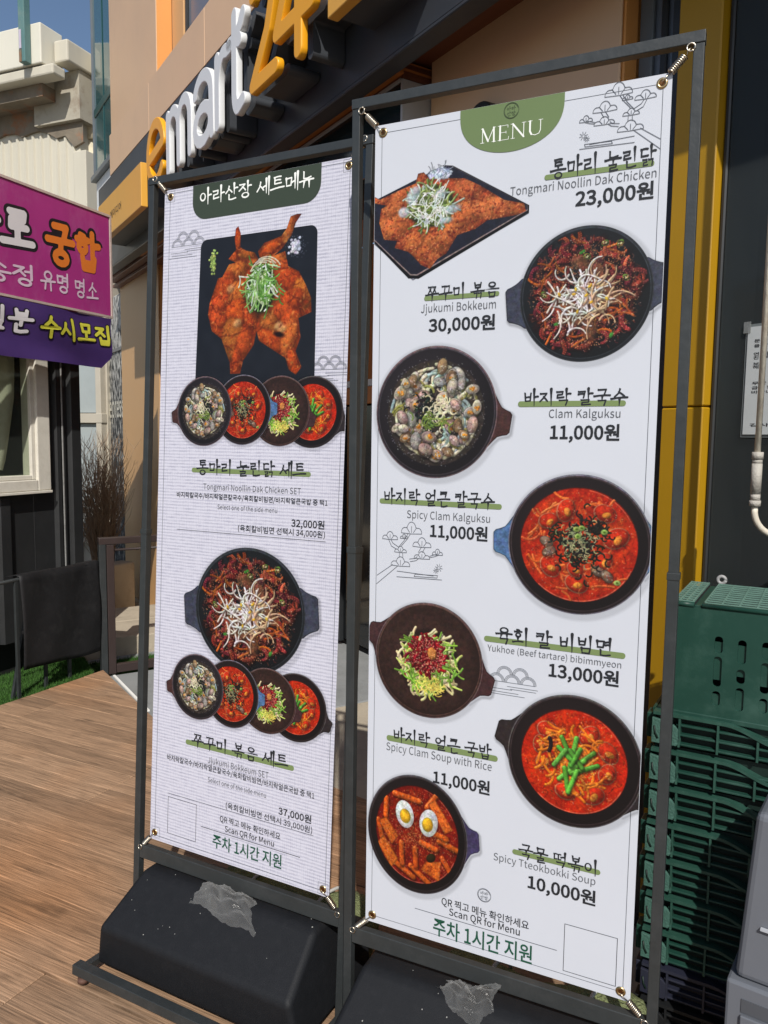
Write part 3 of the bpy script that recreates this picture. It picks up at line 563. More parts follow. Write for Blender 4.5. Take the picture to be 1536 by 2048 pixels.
def weave(m):
    n, l, p = nodes(m); tc = n.new('ShaderNodeTexCoord'); src = p.inputs['Base Color'].links[0].from_socket
    def wv(stretch, sc, dist):
        mp = n.new('ShaderNodeMapping'); mp.inputs['Scale'].default_value = stretch; l.new(tc.outputs['Object'], mp.inputs[0])
        w_ = n.new('ShaderNodeTexNoise'); w_.inputs['Scale'].default_value = sc; w_.inputs['Detail'].default_value = dist; l.new(mp.outputs[0], w_.inputs[0]); return w_.outputs[0]
    mp = n.new('ShaderNodeMapping'); l.new(tc.outputs['Object'], mp.inputs[0])
    w1 = n.new('ShaderNodeTexWave'); w1.wave_type = 'BANDS'; w1.bands_direction = 'Z'; w1.inputs['Scale'].default_value = 36; w1.inputs['Distortion'].default_value = 1.6; w1.inputs['Detail'].default_value = 1; w1.inputs['Detail Scale'].default_value = 6
    l.new(mp.outputs[0], w1.inputs[0])
    w2 = n.new('ShaderNodeTexWave'); w2.bands_direction = 'X'; w2.inputs['Scale'].default_value = 52; w2.inputs['Distortion'].default_value = 2; l.new(mp.outputs[0], w2.inputs[0])
    nz = wv((6, 1, 90), 5, 3); nz2 = wv((60, 1, 3), 4, 2)
    def mr(s_, a, b, c, d):
        k = n.new('ShaderNodeMapRange'); k.inputs[1].default_value = a; k.inputs[2].default_value = b; k.inputs[3].default_value = c; k.inputs[4].default_value = d; l.new(s_, k.inputs[0]); return k.outputs[0]
    def ma(op, a, b):
        k = n.new('ShaderNodeMath'); k.operation = op
        for i, x in enumerate((a, b)):
            if isinstance(x, (int, float)): k.inputs[i].default_value = x
            else: l.new(x, k.inputs[i])
        return k.outputs[0]
    f = ma('ADD', ma('MULTIPLY', mr(w1.outputs[1], .25, .8, 0, .62), mr(nz, .35, .62, .15, 1)), ma('MULTIPLY', mr(w2.outputs[1], .6, .95, 0, .22), mr(nz2, .4, .6, 0, 1)))
    mx = n.new('ShaderNodeMix'); mx.data_type = 'RGBA'; l.new(f, mx.inputs['Factor']); l.new(src, mx.inputs['A']); mx.inputs['B'].default_value = (.26, .26, .35, 1)
    l.new(mx.outputs['Result'], p.inputs['Base Color'])
weave(mWeave)
def picture(name, cv):
    im = bpy.data.images.new(name, cv.w, cv.h, alpha=True); im.alpha_mode = 'STRAIGHT'
    im.pixels.foreach_set(np.ascontiguousarray(cv.im, np.float32).ravel()); im.update(); im.pack()
    m = bpy.data.materials.new(name); m.use_nodes = True; n, l, p = nodes(m); t = n.new('ShaderNodeTexImage'); t.image = im; t.extension = 'CLIP'
    mul = n.new('ShaderNodeMix'); mul.data_type = 'RGBA'; mul.blend_type = 'MULTIPLY'; mul.inputs['Factor'].default_value = 1; mul.inputs['B'].default_value = (.76, .78, .83, 1)
    l.new(t.outputs[0], mul.inputs['A']); l.new(mul.outputs['Result'], p.inputs['Base Color']); l.new(t.outputs[1], p.inputs['Alpha']); p.inputs['Roughness'].default_value = .5; p.inputs['Specular IOR Level'].default_value = .3
    return m

# ================================================================ GROUND AND DECK
E_ = Vector((.537, -.8436)); N_ = Vector((-.8436, -.537)); O_ = Vector((-2.251, 7.16)); BYAW = math.atan2(E_.y, E_.x)
def bw(s, t): p = O_+E_*s+N_*t; return p.x, p.y
mAsph = mat('ground_asphalt', (.16, .15, .135), .85, .3, var=.15, scale=4, bump=.5, bscale=80)
mConc = mat('pale_concrete', (.42, .365, .28), .8, .3, var=.12, scale=3, bump=.3, bscale=50, dirt=.5, dcol=(.17, .14, .10), dscale=5)
mConcG = mat('grey_concrete', (.24, .25, .25), .85, .3, var=.12, scale=5, bump=.3, bscale=60, dirt=.4, dcol=(.11, .12, .11), dscale=6)
g = M(); g.add([(-80, -40, -.30), (80, -40, -.30), (80, 120, -.30), (-80, 120, -.30)], [(0, 1, 2, 3)]); tag(g.build('ground', mAsph), kind='structure')
pv = empty('pavement', (O_.x, O_.y, 0), BYAW); tag(pv, kind='structure')
for i, (a, b, zt) in enumerate(((-9, -1.2, -.12), (-1.19, -.05, -.12), (-.04, .615, -.12), (.62, 1.105, .0), (1.112, 1.60, -.003))):      # slabs in front of the shop, the last two raised
    M().box(a, b, -3.4, 1.2, -.30, zt).build('slab', mConc, pv, .008)
for i in range(5): M().box(2.06+i*1.3, 2.06+i*1.3+1.285, -.95, 1.2, -.30, -.135+.003*(i % 2)).build('slab', mConcG if i == 0 else mConc, pv, .008)
M().box(1.61, 2.05, -2.2, .9, -.30, -.138).build('drain_strip', mConcG, pv)
# deck: every board is a part
DK = -.466                                                      # board direction (yaw)
mWood = mat('deck_wood', (.355, .225, .138), .72, .3, var=.16, scale=3.2, stretch=(1, 14, 1), bump=.0, dirt=.8, dcol=(.12, .08, .05), dscale=1.6)
def wood(m, hue):
    n, l, p = nodes(m); tc = n.new('ShaderNodeTexCoord'); mp = n.new('ShaderNodeMapping'); mp.inputs['Scale'].default_value = (2.2, 95, 1); l.new(tc.outputs['Object'], mp.inputs[0])
    oi = n.new('ShaderNodeObjectInfo'); src = p.inputs['Base Color'].links[0].from_socket
    gr = n.new('ShaderNodeTexNoise'); gr.inputs['Scale'].default_value = 2.2; gr.inputs['Detail'].default_value = 7; gr.inputs['Roughness'].default_value = .7; gr.inputs['Distortion'].default_value = .6; l.new(mp.outputs[0], gr.inputs[0])
    kn = n.new('ShaderNodeTexNoise'); kn.inputs['Scale'].default_value = 7; kn.inputs['Detail'].default_value = 3
    mk = n.new('ShaderNodeMapping'); mk.inputs['Scale'].default_value = (.5, 1.6, 1); l.new(tc.outputs['Object'], mk.inputs[0]); l.new(mk.outputs[0], kn.inputs[0])
    r1 = n.new('ShaderNodeMapRange'); r1.inputs[1].default_value = .36; r1.inputs[2].default_value = .66; r1.inputs[3].default_value = .50; r1.inputs[4].default_value = 1.36; l.new(gr.outputs[0], r1.inputs[0])
    r2 = n.new('ShaderNodeMapRange'); r2.inputs[1].default_value = .62; r2.inputs[2].default_value = .72; r2.inputs[3].default_value = 1; r2.inputs[4].default_value = .6; l.new(kn.outputs[0], r2.inputs[0])
    r3 = n.new('ShaderNodeMapRange'); r3.inputs[3].default_value = .74; r3.inputs[4].default_value = 1.16; l.new(oi.outputs['Random'], r3.inputs[0])
    a = n.new('ShaderNodeMath'); a.operation = 'MULTIPLY'; l.new(r1.outputs[0], a.inputs[0]); l.new(r2.outputs[0], a.inputs[1])
    b = n.new('ShaderNodeMath'); b.operation = 'MULTIPLY'; l.new(a.outputs[0], b.inputs[0]); l.new(r3.outputs[0], b.inputs[1])
    mx = n.new('ShaderNodeVectorMath'); mx.operation = 'SCALE'; l.new(src, mx.inputs[0]); l.new(b.outputs[0], mx.inputs['Scale'])
    # orange worn edge tint, large patches
    pt = n.new('ShaderNodeTexNoise'); pt.inputs['Scale'].default_value = 1.1; pt.inputs['Detail'].default_value = 2; l.new(tc.outputs['Object'], pt.inputs[0])
    r4 = n.new('ShaderNodeMapRange'); r4.inputs[1].default_value = .5; r4.inputs[2].default_value = .72; r4.inputs[4].default_value = .65; l.new(pt.outputs[0], r4.inputs[0])
    m2 = n.new('ShaderNodeMix'); m2.data_type = 'RGBA'; m2.blend_type = 'MULTIPLY'; m2.inputs['B'].default_value = (1.15, .84, .56, 1); l.new(r4.outputs[0], m2.inputs['Factor']); l.new(mx.outputs[0], m2.inputs['A'])
    l.new(m2.outputs['Result'], p.inputs['Base Color'])
    bp = n.new('ShaderNodeBump'); bp.inputs['Strength'].default_value = .55; bp.inputs['Distance'].default_value = .003; l.new(gr.outputs[0], bp.inputs['Height']); l.new(bp.outputs[0], p.inputs['Normal'])
wood(mWood, 0)
dk = empty('deck', (0, 0, 0), DK); tag(dk, kind='structure')
poly = [(-1.735, 4.69), (-1.17, 3.87), (-.03, 2.98), (.62, 2.0), (1.25, .35), (.6, -.4), (-3.5, -.4), (-3.1, 1.99), (-2.05, 4.05)]
cdk, sdk = math.cos(-DK), math.sin(-DK); LP_ = [(x*cdk-y*sdk, x*sdk+y*cdk) for x, y in poly]
def clip_half(P, ax, lim, keep_gt):
    out = []
    for i in range(len(P)):
        a, b = P[i], P[(i+1) % len(P)]; fa, fb = (a[ax]-lim, b[ax]-lim) if keep_gt else (lim-a[ax], lim-b[ax])
        if fa >= 0: out.append(a)
        if fa*fb < 0: t = fa/(fa-fb); out.append((a[0]+(b[0]-a[0])*t, a[1]+(b[1]-a[1])*t))
    return out
rng = random.Random(4)
row = 0; y = -.6; seam0 = 1.731
k0 = int((y-seam0)/.1265)-1
for k in range(k0, k0+46):
    y0 = seam0+k*.1265; wide = .0042 if k % 3 == 0 else .0014; y1 = y0+.1265
    P = clip_half(clip_half(LP_, 1, y0+wide, True), 1, y1-.0006, False)
    if len(P) < 3: continue
    xs = [p[0] for p in P]; cut = sorted([-2.55+((k//3)*1.37) % 2.4-1.2, -2.55+((k//3)*1.37) % 2.4+1.2, -2.55+((k//3)*1.37) % 2.4+3.6]); lo = min(xs)
    for c in cut+[99]:
        Q = clip_half(clip_half(P, 0, lo, True), 0, min(c-.0012, 98), False)
        if len(Q) >= 3 and max(p[0] for p in Q)-min(p[0] for p in Q) > .02:
            dz = rng.uniform(-.0012, .0012); M().prism(Q, -.03, dz, lambda x, y_, z: (x, y_, z)).build('plank', mWood, dk, .0022, 1)
        lo = c+.0012
        if c > max(xs): break
m_ = M()
for i in range(len(poly)):
    (ax, ay), (bx, by) = poly[i], poly[(i+1) % len(poly)]; d = Vector((bx-ax, by-ay)).normalized(); q = Vector((-d.y, d.x))*.02
    P = [(ax, ay), (bx, by), (bx+q.x, by+q.y), (ax+q.x, ay+q.y)]; P = [(x*cdk-y_*sdk, x*sdk+y_*cdk) for x, y_ in P]; m_.prism(P, -.295, -.032, lambda x, y_, z: (x, y_, z))
m_.build('deck_skirt', mat('dark_deck_edge', (.05, .04, .035), .8), dk)
mWhiteTrim = mat('white_trim', (.80, .80, .76), .5)
tr = M(); a = Vector((-1.63, 4.56)); b = Vector((-1.24, 3.965)); d = (b-a).normalized(); q = Vector((-d.y, d.x))*-.014
tr.prism([(a.x, a.y), (b.x, b.y), (b.x-q.x, b.y-q.y), (a.x-q.x, a.y-q.y)], .001, .009, lambda x, y_, z: (x, y_, z)); o = tr.build('edge_trim', mWhiteTrim)
tag(o, 'thin white trim strip along the far edge of the wooden deck', 'trim strip')
# artificial grass left of the deck and by the railing
mGrass = mat('turf_green', (.04, .105, .018), .75, .2, var=.3, scale=20)
tb = M(); tb.prism([(-7, 1.2), (-3.4, 1.2), (-1.76, 4.68), (-1.95, 5.0), (-2.1, 5.25), (-7, 4.6)], -.295, -.085, lambda x, y_, z: (x, y_, z)); tag(tb.build('turf_base', mat('turf_mat', (.03, .075, .015), .9)), kind='structure')
tb = M(); tb.prism([bw(1.72, .85), bw(1.72, -.3), bw(2.05, -.3), bw(2.05, .85)], -.20, -.1345, lambda x, y_, z: (x, y_, z)); tag(tb.build('turf_strip', mat('turf_mat', (.03, .075, .015))), kind='structure')
V = []; Fc = []; rg = np.random.RandomState(2)
def blade(x, y, z):
    a = rg.uniform(0, 6.28); h = rg.uniform(.012, .03); wd = .0022; lx, ly = rg.normal(0, .009, 2); n = len(V)
    V.extend([(x-wd*math.cos(a), y-wd*math.sin(a), z), (x+wd*math.cos(a), y+wd*math.sin(a), z), (x+lx, y+ly, z+h)]); Fc.append((n, n+1, n+2))
for i in range(52000):
    u, v = rg.uniform(0, 1), rg.uniform(0, 1); yy = 2.6+v*2.6; xr = -3.4+(yy-1.2)*(1.64/3.48) if yy < 4.68 else -1.76-(yy-4.68)*.55
    blade(xr-.01-u*u*1.5, yy, -.085)
for i in range(6000):
    x, y_ = bw(rg.uniform(1.72, 2.05), rg.uniform(-.3, .85)); blade(x, y_, -.1345)
gm = M(); gm.v = V; gm.f = Fc; gm.sm = [False]*len(Fc); tag(gm.build('artificial_grass', mGrass, recalc=False), 'bright green artificial grass beside the wooden deck', 'artificial grass', kind='stuff')

# ================================================================ SHOP BUILDING   local x = s along wall, -y = t outwards
mBeige = mat('beige_sheen_cladding', (.68, .45, .275), .45, .55, var=.05, scale=1.5, bump=.04, bscale=3, dirt=.12, dcol=(.38, .24, .15), dscale=4)  # orange panels seen from the front: grazing sky reflection put into the colour
mOrange = mat('orange_cladding', (.66, .30, .085), .5, .4, var=.06, scale=2, dirt=.15, dcol=(.35, .15, .05), dscale=4)
mTanO = mat('tan_sheen_cladding', (.62, .37, .17), .45, .5, var=.05, scale=1.5, bump=.04, bscale=3)  # weaker mix of that sky reflection, also put into the colour
mFascia = mat('charcoal_fascia', (.034, .038, .046), .4, .5, var=.06, scale=1.2, dirt=.15, dcol=(.10, .10, .10), dscale=3)
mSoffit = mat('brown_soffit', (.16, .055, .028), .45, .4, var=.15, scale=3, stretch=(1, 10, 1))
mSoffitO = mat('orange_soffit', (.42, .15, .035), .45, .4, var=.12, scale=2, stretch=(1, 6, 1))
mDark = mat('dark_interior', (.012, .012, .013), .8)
mYel = mat('mustard_cladding', (.41, .225, .006), .45, .45, var=.06, scale=2, bump=.05, bscale=4, dirt=.1, dcol=(.2, .1, .02))
mFrame = mat('black_window_frame', (.022, .024, .026), .4, .5)
mFrameG = mat('grey_window_frame', (.12, .14, .16), .4, .5)
mGlassT = mat('teal_glass', (.035, .115, .125), .06, .8, var=.12, scale=1.2, stretch=(1, 1, .25), coat=.3)
mGlassB = mat('blue_grey_glass', (.13, .155, .20), .22, .8, var=.15, scale=1.)
mGlassD = mat('dark_green_glass', (.012, .022, .026), .12, .6, var=.1)
bd = empty('shop_building', (O_.x, O_.y, 0), BYAW)
tag(bd, 'orange clad shop front, beige sky sheen coloured on its fronts, with charcoal sign band and yellow corner column', 'building')
def bx(name, s0, s1, t0, t1, z0, z1, m, bevel=.004): return M().box(s0, s1, -t1, -t0, z0, z1).build(name, m, bd, bevel, 1)
bx('pier_front', -.66, .61, -.012, 0, -.12, 2.953, mTanO)
bx('pier_side', .598, .613, -1.6, -.014, -.12, 2.953, mOrange)
bx('pier_core', -.655, .596, -1.6, -.014, -.12, 2.953, mTanO)
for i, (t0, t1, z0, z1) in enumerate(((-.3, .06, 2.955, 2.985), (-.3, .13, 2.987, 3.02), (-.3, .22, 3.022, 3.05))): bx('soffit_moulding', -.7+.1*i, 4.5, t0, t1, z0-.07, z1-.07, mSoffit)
bx('sign_band', -.135, 8.4, .20, .30, 2.89, 3.625, mFascia)
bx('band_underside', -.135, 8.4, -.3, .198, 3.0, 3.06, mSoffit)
bx('band_lip', -.13, 8.4, .235, .307, 2.872, 2.888, mFascia)
bx('parapet_core', .31, 8.4, -.2, .288, 3.63, 3.95, mOrange)
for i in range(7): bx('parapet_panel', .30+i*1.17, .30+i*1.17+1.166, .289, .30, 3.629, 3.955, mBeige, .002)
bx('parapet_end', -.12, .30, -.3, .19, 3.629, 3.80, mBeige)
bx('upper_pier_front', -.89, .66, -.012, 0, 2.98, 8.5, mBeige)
bx('upper_pier_side', .662, .67, -.13, -.004, 3.0, 8.5, mOrange)
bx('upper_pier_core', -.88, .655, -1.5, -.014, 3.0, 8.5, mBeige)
bx('upper_wall', .673, .96, -.75, -.13, 3.0, 8.5, mTanO)
bx('upper_window_frame', .962, 1.0, -.3, -.14, 3.0, 8.5, mFrame)
bx('upper_window', 1.005, 3.2, -.2, -.16, 3.0, 8.5, mGlassB)
bx('upper_wall', 3.2, 8.4, -.9, -.36, 3.0, 8.5, mTanO)
g_ = bx('corner_glass', -1.72, -.895, -.06, -.03, 4.22, 8.5, mGlassT)
bx('glass_mullion', -1.735, -1.72, -.07, -.01, 4.2, 8.5, mFrameG); bx('glass_mullion', -1.30, -1.285, -.03, -.022, 4.24, 8.5, mat('teal_mullion', (.03, .09, .09), .3)); bx('glass_sill', -1.74, -.895, -.08, .02, 4.16, 4.215, mFrameG)
bx('white_panel', -1.70, -.90, -.06, -.03, 3.2, 4.155, mat('white_wall_panel', (.70, .72, .74), .5)); bx('glass_transom', -1.70, -.9, -.03, -.018, 4.82, 4.90, mat('teal_mullion', (.03, .09, .09)))
# recessed entrance
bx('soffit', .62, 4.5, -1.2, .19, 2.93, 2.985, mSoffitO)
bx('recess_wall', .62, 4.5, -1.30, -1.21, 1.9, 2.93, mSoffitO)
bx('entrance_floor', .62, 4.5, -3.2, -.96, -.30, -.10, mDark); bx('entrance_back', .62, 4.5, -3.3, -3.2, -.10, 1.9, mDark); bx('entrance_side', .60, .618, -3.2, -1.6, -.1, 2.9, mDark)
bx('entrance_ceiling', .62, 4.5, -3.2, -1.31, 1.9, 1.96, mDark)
bx('door_frame', 2.1, 4.5, -.95, -.90, 1.82, 1.87, mat('pale_frame', (.6, .6, .58), .4)); bx('door_header', 2.1, 4.5, -.95, -.89, 1.70, 1.818, mSoffitO)
for s0 in (2.1, 2.95, 3.8): bx('door_post', s0, s0+.06, -.95, -.90, -.1, 1.70, mFrame)
for s0 in (2.165, 3.015, 3.865): bx('door_glass', s0, s0+.78 if s0 < 3.5 else 4.49, -.94, -.93, -.08, 1.69, mat('black_glass', (.008, .009, .010), .08, .6))
# beige wall block right of the entrance
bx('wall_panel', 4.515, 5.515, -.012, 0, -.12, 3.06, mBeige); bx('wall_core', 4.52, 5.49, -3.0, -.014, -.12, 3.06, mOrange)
bx('wall_return', 5.502, 5.52, -.075, -.014, -.12, 3.06, mOrange)
bx('side_window', 5.522, 5.73, -.115, -.095, -.12, 3.3, mGlassB); bx('window_mullion', 5.598, 5.622, -.092, -.082, -.12, 3.3, mFrame); bx('window_mullion', 5.521, 5.572, -.094, -.078, -.12, 3.3, mFrameG)
bx('window_post', 5.682, 5.726, -.094, -.03, -.12, 3.3, mFrame)
bx('yellow_column', 5.728, 5.868, -.20, 0, -.12, 1.555, mYel); bx('yellow_column', 5.728, 5.868, -.20, 0, 1.558, 3.4, mYel)
bx('window_post', 5.870, 5.885, -.2, -.03, -.12, 3.3, mFrame)
# shop window with shelves behind dark glass
m = mat('tinted_glass', (.10, .115, .12), .03, .5, var=.05)
n, l, p = nodes(m); mxs = n.new('ShaderNodeMixShader'); tb_ = n.new('ShaderNodeBsdfTransparent'); tb_.inputs[0].default_value = (.62, .64, .62, 1); out = n['Material Output']; mxs.inputs[0].default_value = .24
l.new(tb_.outputs[0], mxs.inputs[1]); l.new(p.outputs[0], mxs.inputs[2]); l.new(mxs.outputs[0], out.inputs[0])
bx('shop_window', 5.888, 8.0, -.045, -.035, .0, 3.3, m, 0)
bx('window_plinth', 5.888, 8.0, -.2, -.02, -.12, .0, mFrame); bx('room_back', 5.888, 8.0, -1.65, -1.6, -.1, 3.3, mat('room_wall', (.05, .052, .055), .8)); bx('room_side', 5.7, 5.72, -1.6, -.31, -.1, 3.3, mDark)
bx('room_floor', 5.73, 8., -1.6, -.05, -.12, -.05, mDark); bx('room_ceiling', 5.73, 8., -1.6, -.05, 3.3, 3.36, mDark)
rs = random.Random(7)
for j, z in enumerate((.62, .98, 1.34, 1.62)):
    bx('shelf', 5.9, 7.8, -.75, -.35, z-.02, z, mat('shelf_grey', (.30, .30, .29), .5), 0); s_ = 5.93
    while s_ < 7.7:
        w_ = rs.uniform(.06, .16); h_ = rs.uniform(.1, .22); c_ = rs.choice(((.35, .25, .06), (.30, .28, .24), (.10, .13, .22), (.25, .10, .06), (.36, .36, .34), (.12, .2, .12)))
        bx('packet', s_, s_+w_, -.62, -.40, z+.001, z+h_, mat('packet_%d' % rs.randint(0, 5), c_, .5), 0); s_ += w_+rs.uniform(.005, .05)
# fittings on the wall
lb = empty('entrance_lightbox', (*bw(3.1, 0), 0), BYAW); tag(lb, 'long dark glass box with pale end cap on the beige-sheened orange wall over the entrance', 'light box')
M().box(.0, 1.39, -.13, .2, 2.60, 2.905).build('glass_body', mGlassD, lb, .003)
M().box(1.391, 1.405, -.135, .2, 2.595, 2.912).build('end_cap', mat('pale_grey_cap', (.42, .43, .45), .5), lb, .002); M().box(0, 1.39, -.136, -.118, 2.906, 2.918).build('top_trim', mat('pale_grey_cap', (1, 1, 1)), lb)
sc_ = M(); sc_.tube([(1.405, .03, 2.865), (1.409, .03, 2.865)], .006, 8); sc_.build('screw', mBlackMetal, lb)
rd = M(); a_, b_ = bw(4.895, .001), bw(4.895, .05); rd.tube([(a_[0], a_[1], 2.628), (b_[0], b_[1], 2.628)], .078, 24); o = rd.build('round_fitting', mat('matte_black', (.03, .03, .03), .5), None, .006)
tag(o, 'round black fitting on the beige-sheened orange wall, its top just showing above the right banner', 'wall fitting')

# raised shop name: coloured faces on dark standing bodies
def emart_letters():
    r = .085
    A = lambda cx, cy, rx, ry, a0, a1, n=14: [(cx+rx*math.cos(R(a0+(a1-a0)*i/n)), cy+ry*math.sin(R(a0+(a1-a0)*i/n))) for i in range(n+1)]
    return {
     'e': [[(.16, .46), (.84, .56)]+A(.48, .52, .37, .40, 8, 180)+A(.50, .50, .39, .42, 180, 318)],
     'm': [[(.10, .08), (.10, .90)], A(.30, .62, .20, .28, 180, 0)+[(.50, .09)], A(.70, .62, .20, .28, 180, 0)+[(.90, .09)]],
     'a': [A(.46, .64, .36, .28, 155, 0)+[(.84, .09)], A(.46, .29, .34, .22, 0, 360)],
     'r': [[(.16, .08), (.16, .92)], A(.52, .55, .36, .37, 180, 70)+[(.80, .90)]],
     't': [[(.38, 1.12), (.38, .30)]+A(.58, .28, .20, .20, 180, 275)+[(.84, .12)], [(.08, .86), (.42, .84), (.74, .96), (.86, 1.04)], [(.42, .84), (.66, .80)]],
     '2': [A(.48, .86, .36, .30, 165, -20)+[(.66, .50), (.14, .09), (.92, .09)]],
     '4': [[(.66, .06), (.66, 1.12), (.10, .36), (.96, .36)], [(.60, 1.12), (.70, 1.12)]]}, r
LET, rr_ = emart_letters()
mWL = mat('white_letter_face', (.70, .715, .72), .35, .5, var=.02, scale=3); mYL = mat('yellow_letter_face', (.80, .36, .010), .35, .5, var=.03, scale=3); mLB = mat('dark_letter_body', (.045, .050, .058), .45, .5)
sg = empty('shop_name_sign', (*bw(0, .30), 0), BYAW); tag(sg, 'raised white and yellow letters reading emart24 on the charcoal band', 'shop sign')
def raised(ch, s0, s1, z0, z1, sh, m):
    me_l = []
    for grow, dep, y0, bev, mm, nm in ((0, .022, -.183, .005, m, 'letter'), (-.006, .145, -.005, 0, mLB, 'letter_body')):
        C = []
        for P in LET[ch]:
            P2 = [(x*(s1-s0), y*sh) for x, y in P]; C += [(a[0], a[1], rr_*.34+grow, b[0], b[1], rr_*.34+grow) for a, b in zip(P2[:-1], P2[1:])]
        me = loops_mesh(contours(C, .006 if nm == 'letter' else .009), dep/2, bev); k = len(me.vertices); co = np.empty(k*3); me.vertices.foreach_get('co', co); co = co.reshape(-1, 3)
        out_ = np.stack([s0+co[:, 0], y0-dep/2+dep*0-co[:, 2]*1, z0+co[:, 1]], 1)
        me.vertices.foreach_set('co', out_.ravel()); me.update(); me.materials.clear(); me.materials.append(mm)
        bm = bmesh.new(); bm.from_mesh(me); bmesh.ops.recalc_face_normals(bm, faces=bm.faces); bm.to_mesh(me); bm.free()
        o_ = bpy.data.objects.new(nm, me); COL.objects.link(o_); o_.parent = sg; me_l.append(o_)
for ch, s0, s1, z0, sh in (('e', 2.12, 2.54, 2.985, .40), ('m', 2.535, 3.02, 2.975, .37), ('a', 3.02, 3.37, 2.965, .38), ('r', 3.35, 3.62, 2.975, .37), ('t', 3.54, 3.76, 2.965, .41), ('2', 3.80, 4.11, 2.985, .45), ('4', 4.06, 4.43, 2.975, .47)):
    raised(ch, s0, s1, z0, z0+sh, sh, mYL if ch in 'e24' else mWL)
def plate_sign(name, s0, s1, z0, z1, label):
    e = empty(name, (*bw(0, .30), 0), BYAW); tag(e, label, 'sign plate')
    M().box(s0, s1, -.20, -.155, z0, z1).build('face', mat('yellow_plate', (.72, .37, .055), .4, .45, var=.04, scale=2, dirt=.15, dcol=(.45, .22, .03), dscale=5), e, .004)
    M().box(s0+.01, s1+.0, -.153, 0, z0+.01, z1-.01).build('body', mLB, e); return e
pl = plate_sign('yellow_sign_plate', .74, 1.965, 2.955, 3.235, 'yellow sign plate with faint small lettering at the far left end of the charcoal band')
place_text(font_mesh('스 에이디어', .0), 'lettering', 1.02, 3.06, 1.45, .055, .2015, mInk, pl, .85)
plate_sign('yellow_end_plate', 4.54, 4.95, 3.02, 3.46, 'yellow sign plate after the yellow number, cut by the top of the photo')
# notice on the window
nt_ = empty('paper_notice', (*bw(5.975, -.034), 0), BYAW); tag(nt_, 'white laminated paper notice taped inside the dark shop window', 'notice')
M().box(0, .24, -.004, -.001, 1.478, 1.767).build('sheet', mat('paper', (.50, .53, .53), .5), nt_, 0)
M().box(-.008, .248, -.0008, -.0002, 1.47, 1.775).build('laminate_edge', mat('laminate', (.16, .18, .18), .2), nt_, 0)
for i, (tx, z, u1) in enumerate((('문자 시 입장', 1.725, .12), ('을 받지 못', 1.712, .10), ('연락을 기다', 1.690, .115), ('친절히 안내', 1.680, .11), ('보고 사용을', 1.664, .12), ('해주 셔요', 1.655, .10), ('무단 사용을', 1.612, .13), ('금지 합니다', 1.600, .12), ('바랍니다', 1.588, .10), ('감사합니다', 1.50, .16))):
    place_text(font_mesh(tx, .012), 'lettering', .02, z, u1, .008, .0045, mInk, nt_, .82)
m_ = M(); m_.tube([(.06, -.0045, 1.748), (.09, -.0045, 1.75)], .004, 6); m_.build('stamp', mInk, nt_)
tp = M(); tp.box(-.012, .008, -.006, -.0045, 1.752, 1.782); tp.build('tape', mat('clear_tape', (.3, .32, .32), .15, alpha=.45), nt_)
# steel pipe in front of the window
pp = empty('rusty_white_pipe', (.915, 1.9, 0)); tag(pp, 'thin rusty white pipe with taped joint in front of the shop window', 'pipe')
mPipe = mat('rusty_white_paint', (.66, .62, .52), .5, .4, var=.08, scale=30, bump=.2, bscale=120, dirt=.6, dcol=(.30, .16, .08), dscale=22, stretch=(1, 1, .35))
M().tube([(-.001, 0, 1.43), (.001, 0, 3.4)], .0072, 12).build('pipe', mPipe, pp)
j = M()
for z0, z1, r in ((1.300, 1.314, .0135), (1.314, 1.33, .0115), (1.33, 1.405, .0122), (1.405, 1.415, .0118), (1.415, 1.433, .0135)): j.tube([(.0, 0, z0), (.0, 0, z1)], r, 14)
j.build('joint', mat('old_tape', (.40, .38, .34), .6, bump=.3, bscale=200, dirt=.6, dcol=(.15, .12, .1), dscale=60), pp)
M().tube([(0, 0, 1.30)]+[(.07-.07*math.cos(t), 0, 1.29-.065*math.sin(t)) for t in np.linspace(.1, 1.5, 10)]+[(.4, .0, 1.20)], .0075, 12).build('elbow_pipe', mPipe, pp)

# ================================================================ PALE BUILDINGS BEHIND, POLE, TREE TRUNK, BUSH
mCream = mat('cream_sheet_metal', (.56, .53, .44), .6, .3, var=.06, scale=1, stretch=(1, 1, .15), dirt=.35, dcol=(.30, .27, .22), dscale=.8)
mRust = mat('rusted_eave', (.20, .17, .13), .9, .2, var=.3, scale=3, dirt=1., dcol=(.34, .11, .03), dscale=3.5, bump=.8, bscale=12)
wyaw = R(-22)
wh = empty('cream_warehouse', (-4.3, 10, 0), wyaw); tag(wh, 'cream corrugated warehouse with rusty eave behind the magenta sign', 'building')
M().box(-7, .87, -.30, 6, -.3, 5.30).build('wall', mCream, wh); M().box(-7, .60, -.53, 6, 5.44, 5.56).build('upper_wall', mCream, wh)
for i in range(40): x = .76-i*.125; M().prism([(x, -.30), (x+.012, -.322), (x+.034, -.322), (x+.046, -.30)], -.3, 5.02, lambda a, b, c: (a, b, c)).build('rib', mCream, wh)
M().box(.80, .99, -.345, -.1, -.3, 4.75).build('corner_trim', mCream, wh, .01)
rg2 = random.Random(5); rb = M(); prof = []
for i in range(60): x = -7+i*7.95/59; prof.append((x, 5.13-rg2.uniform(0, .10)-.34*max(0, x-.35)-.05*abs(x+.6)))
for x, z in prof: rb.v += [(x, -.335, z), (x, -.335, 5.43), (x, -.30, z)]
rb.f = [(3*i, 3*i+3, 3*i+4, 3*i+1) for i in range(59)]+[(3*i, 3*i+2, 3*i+5, 3*i+3) for i in range(59)]; rb.sm = [False]*118; rb.build('rust_stain', mRust, wh)
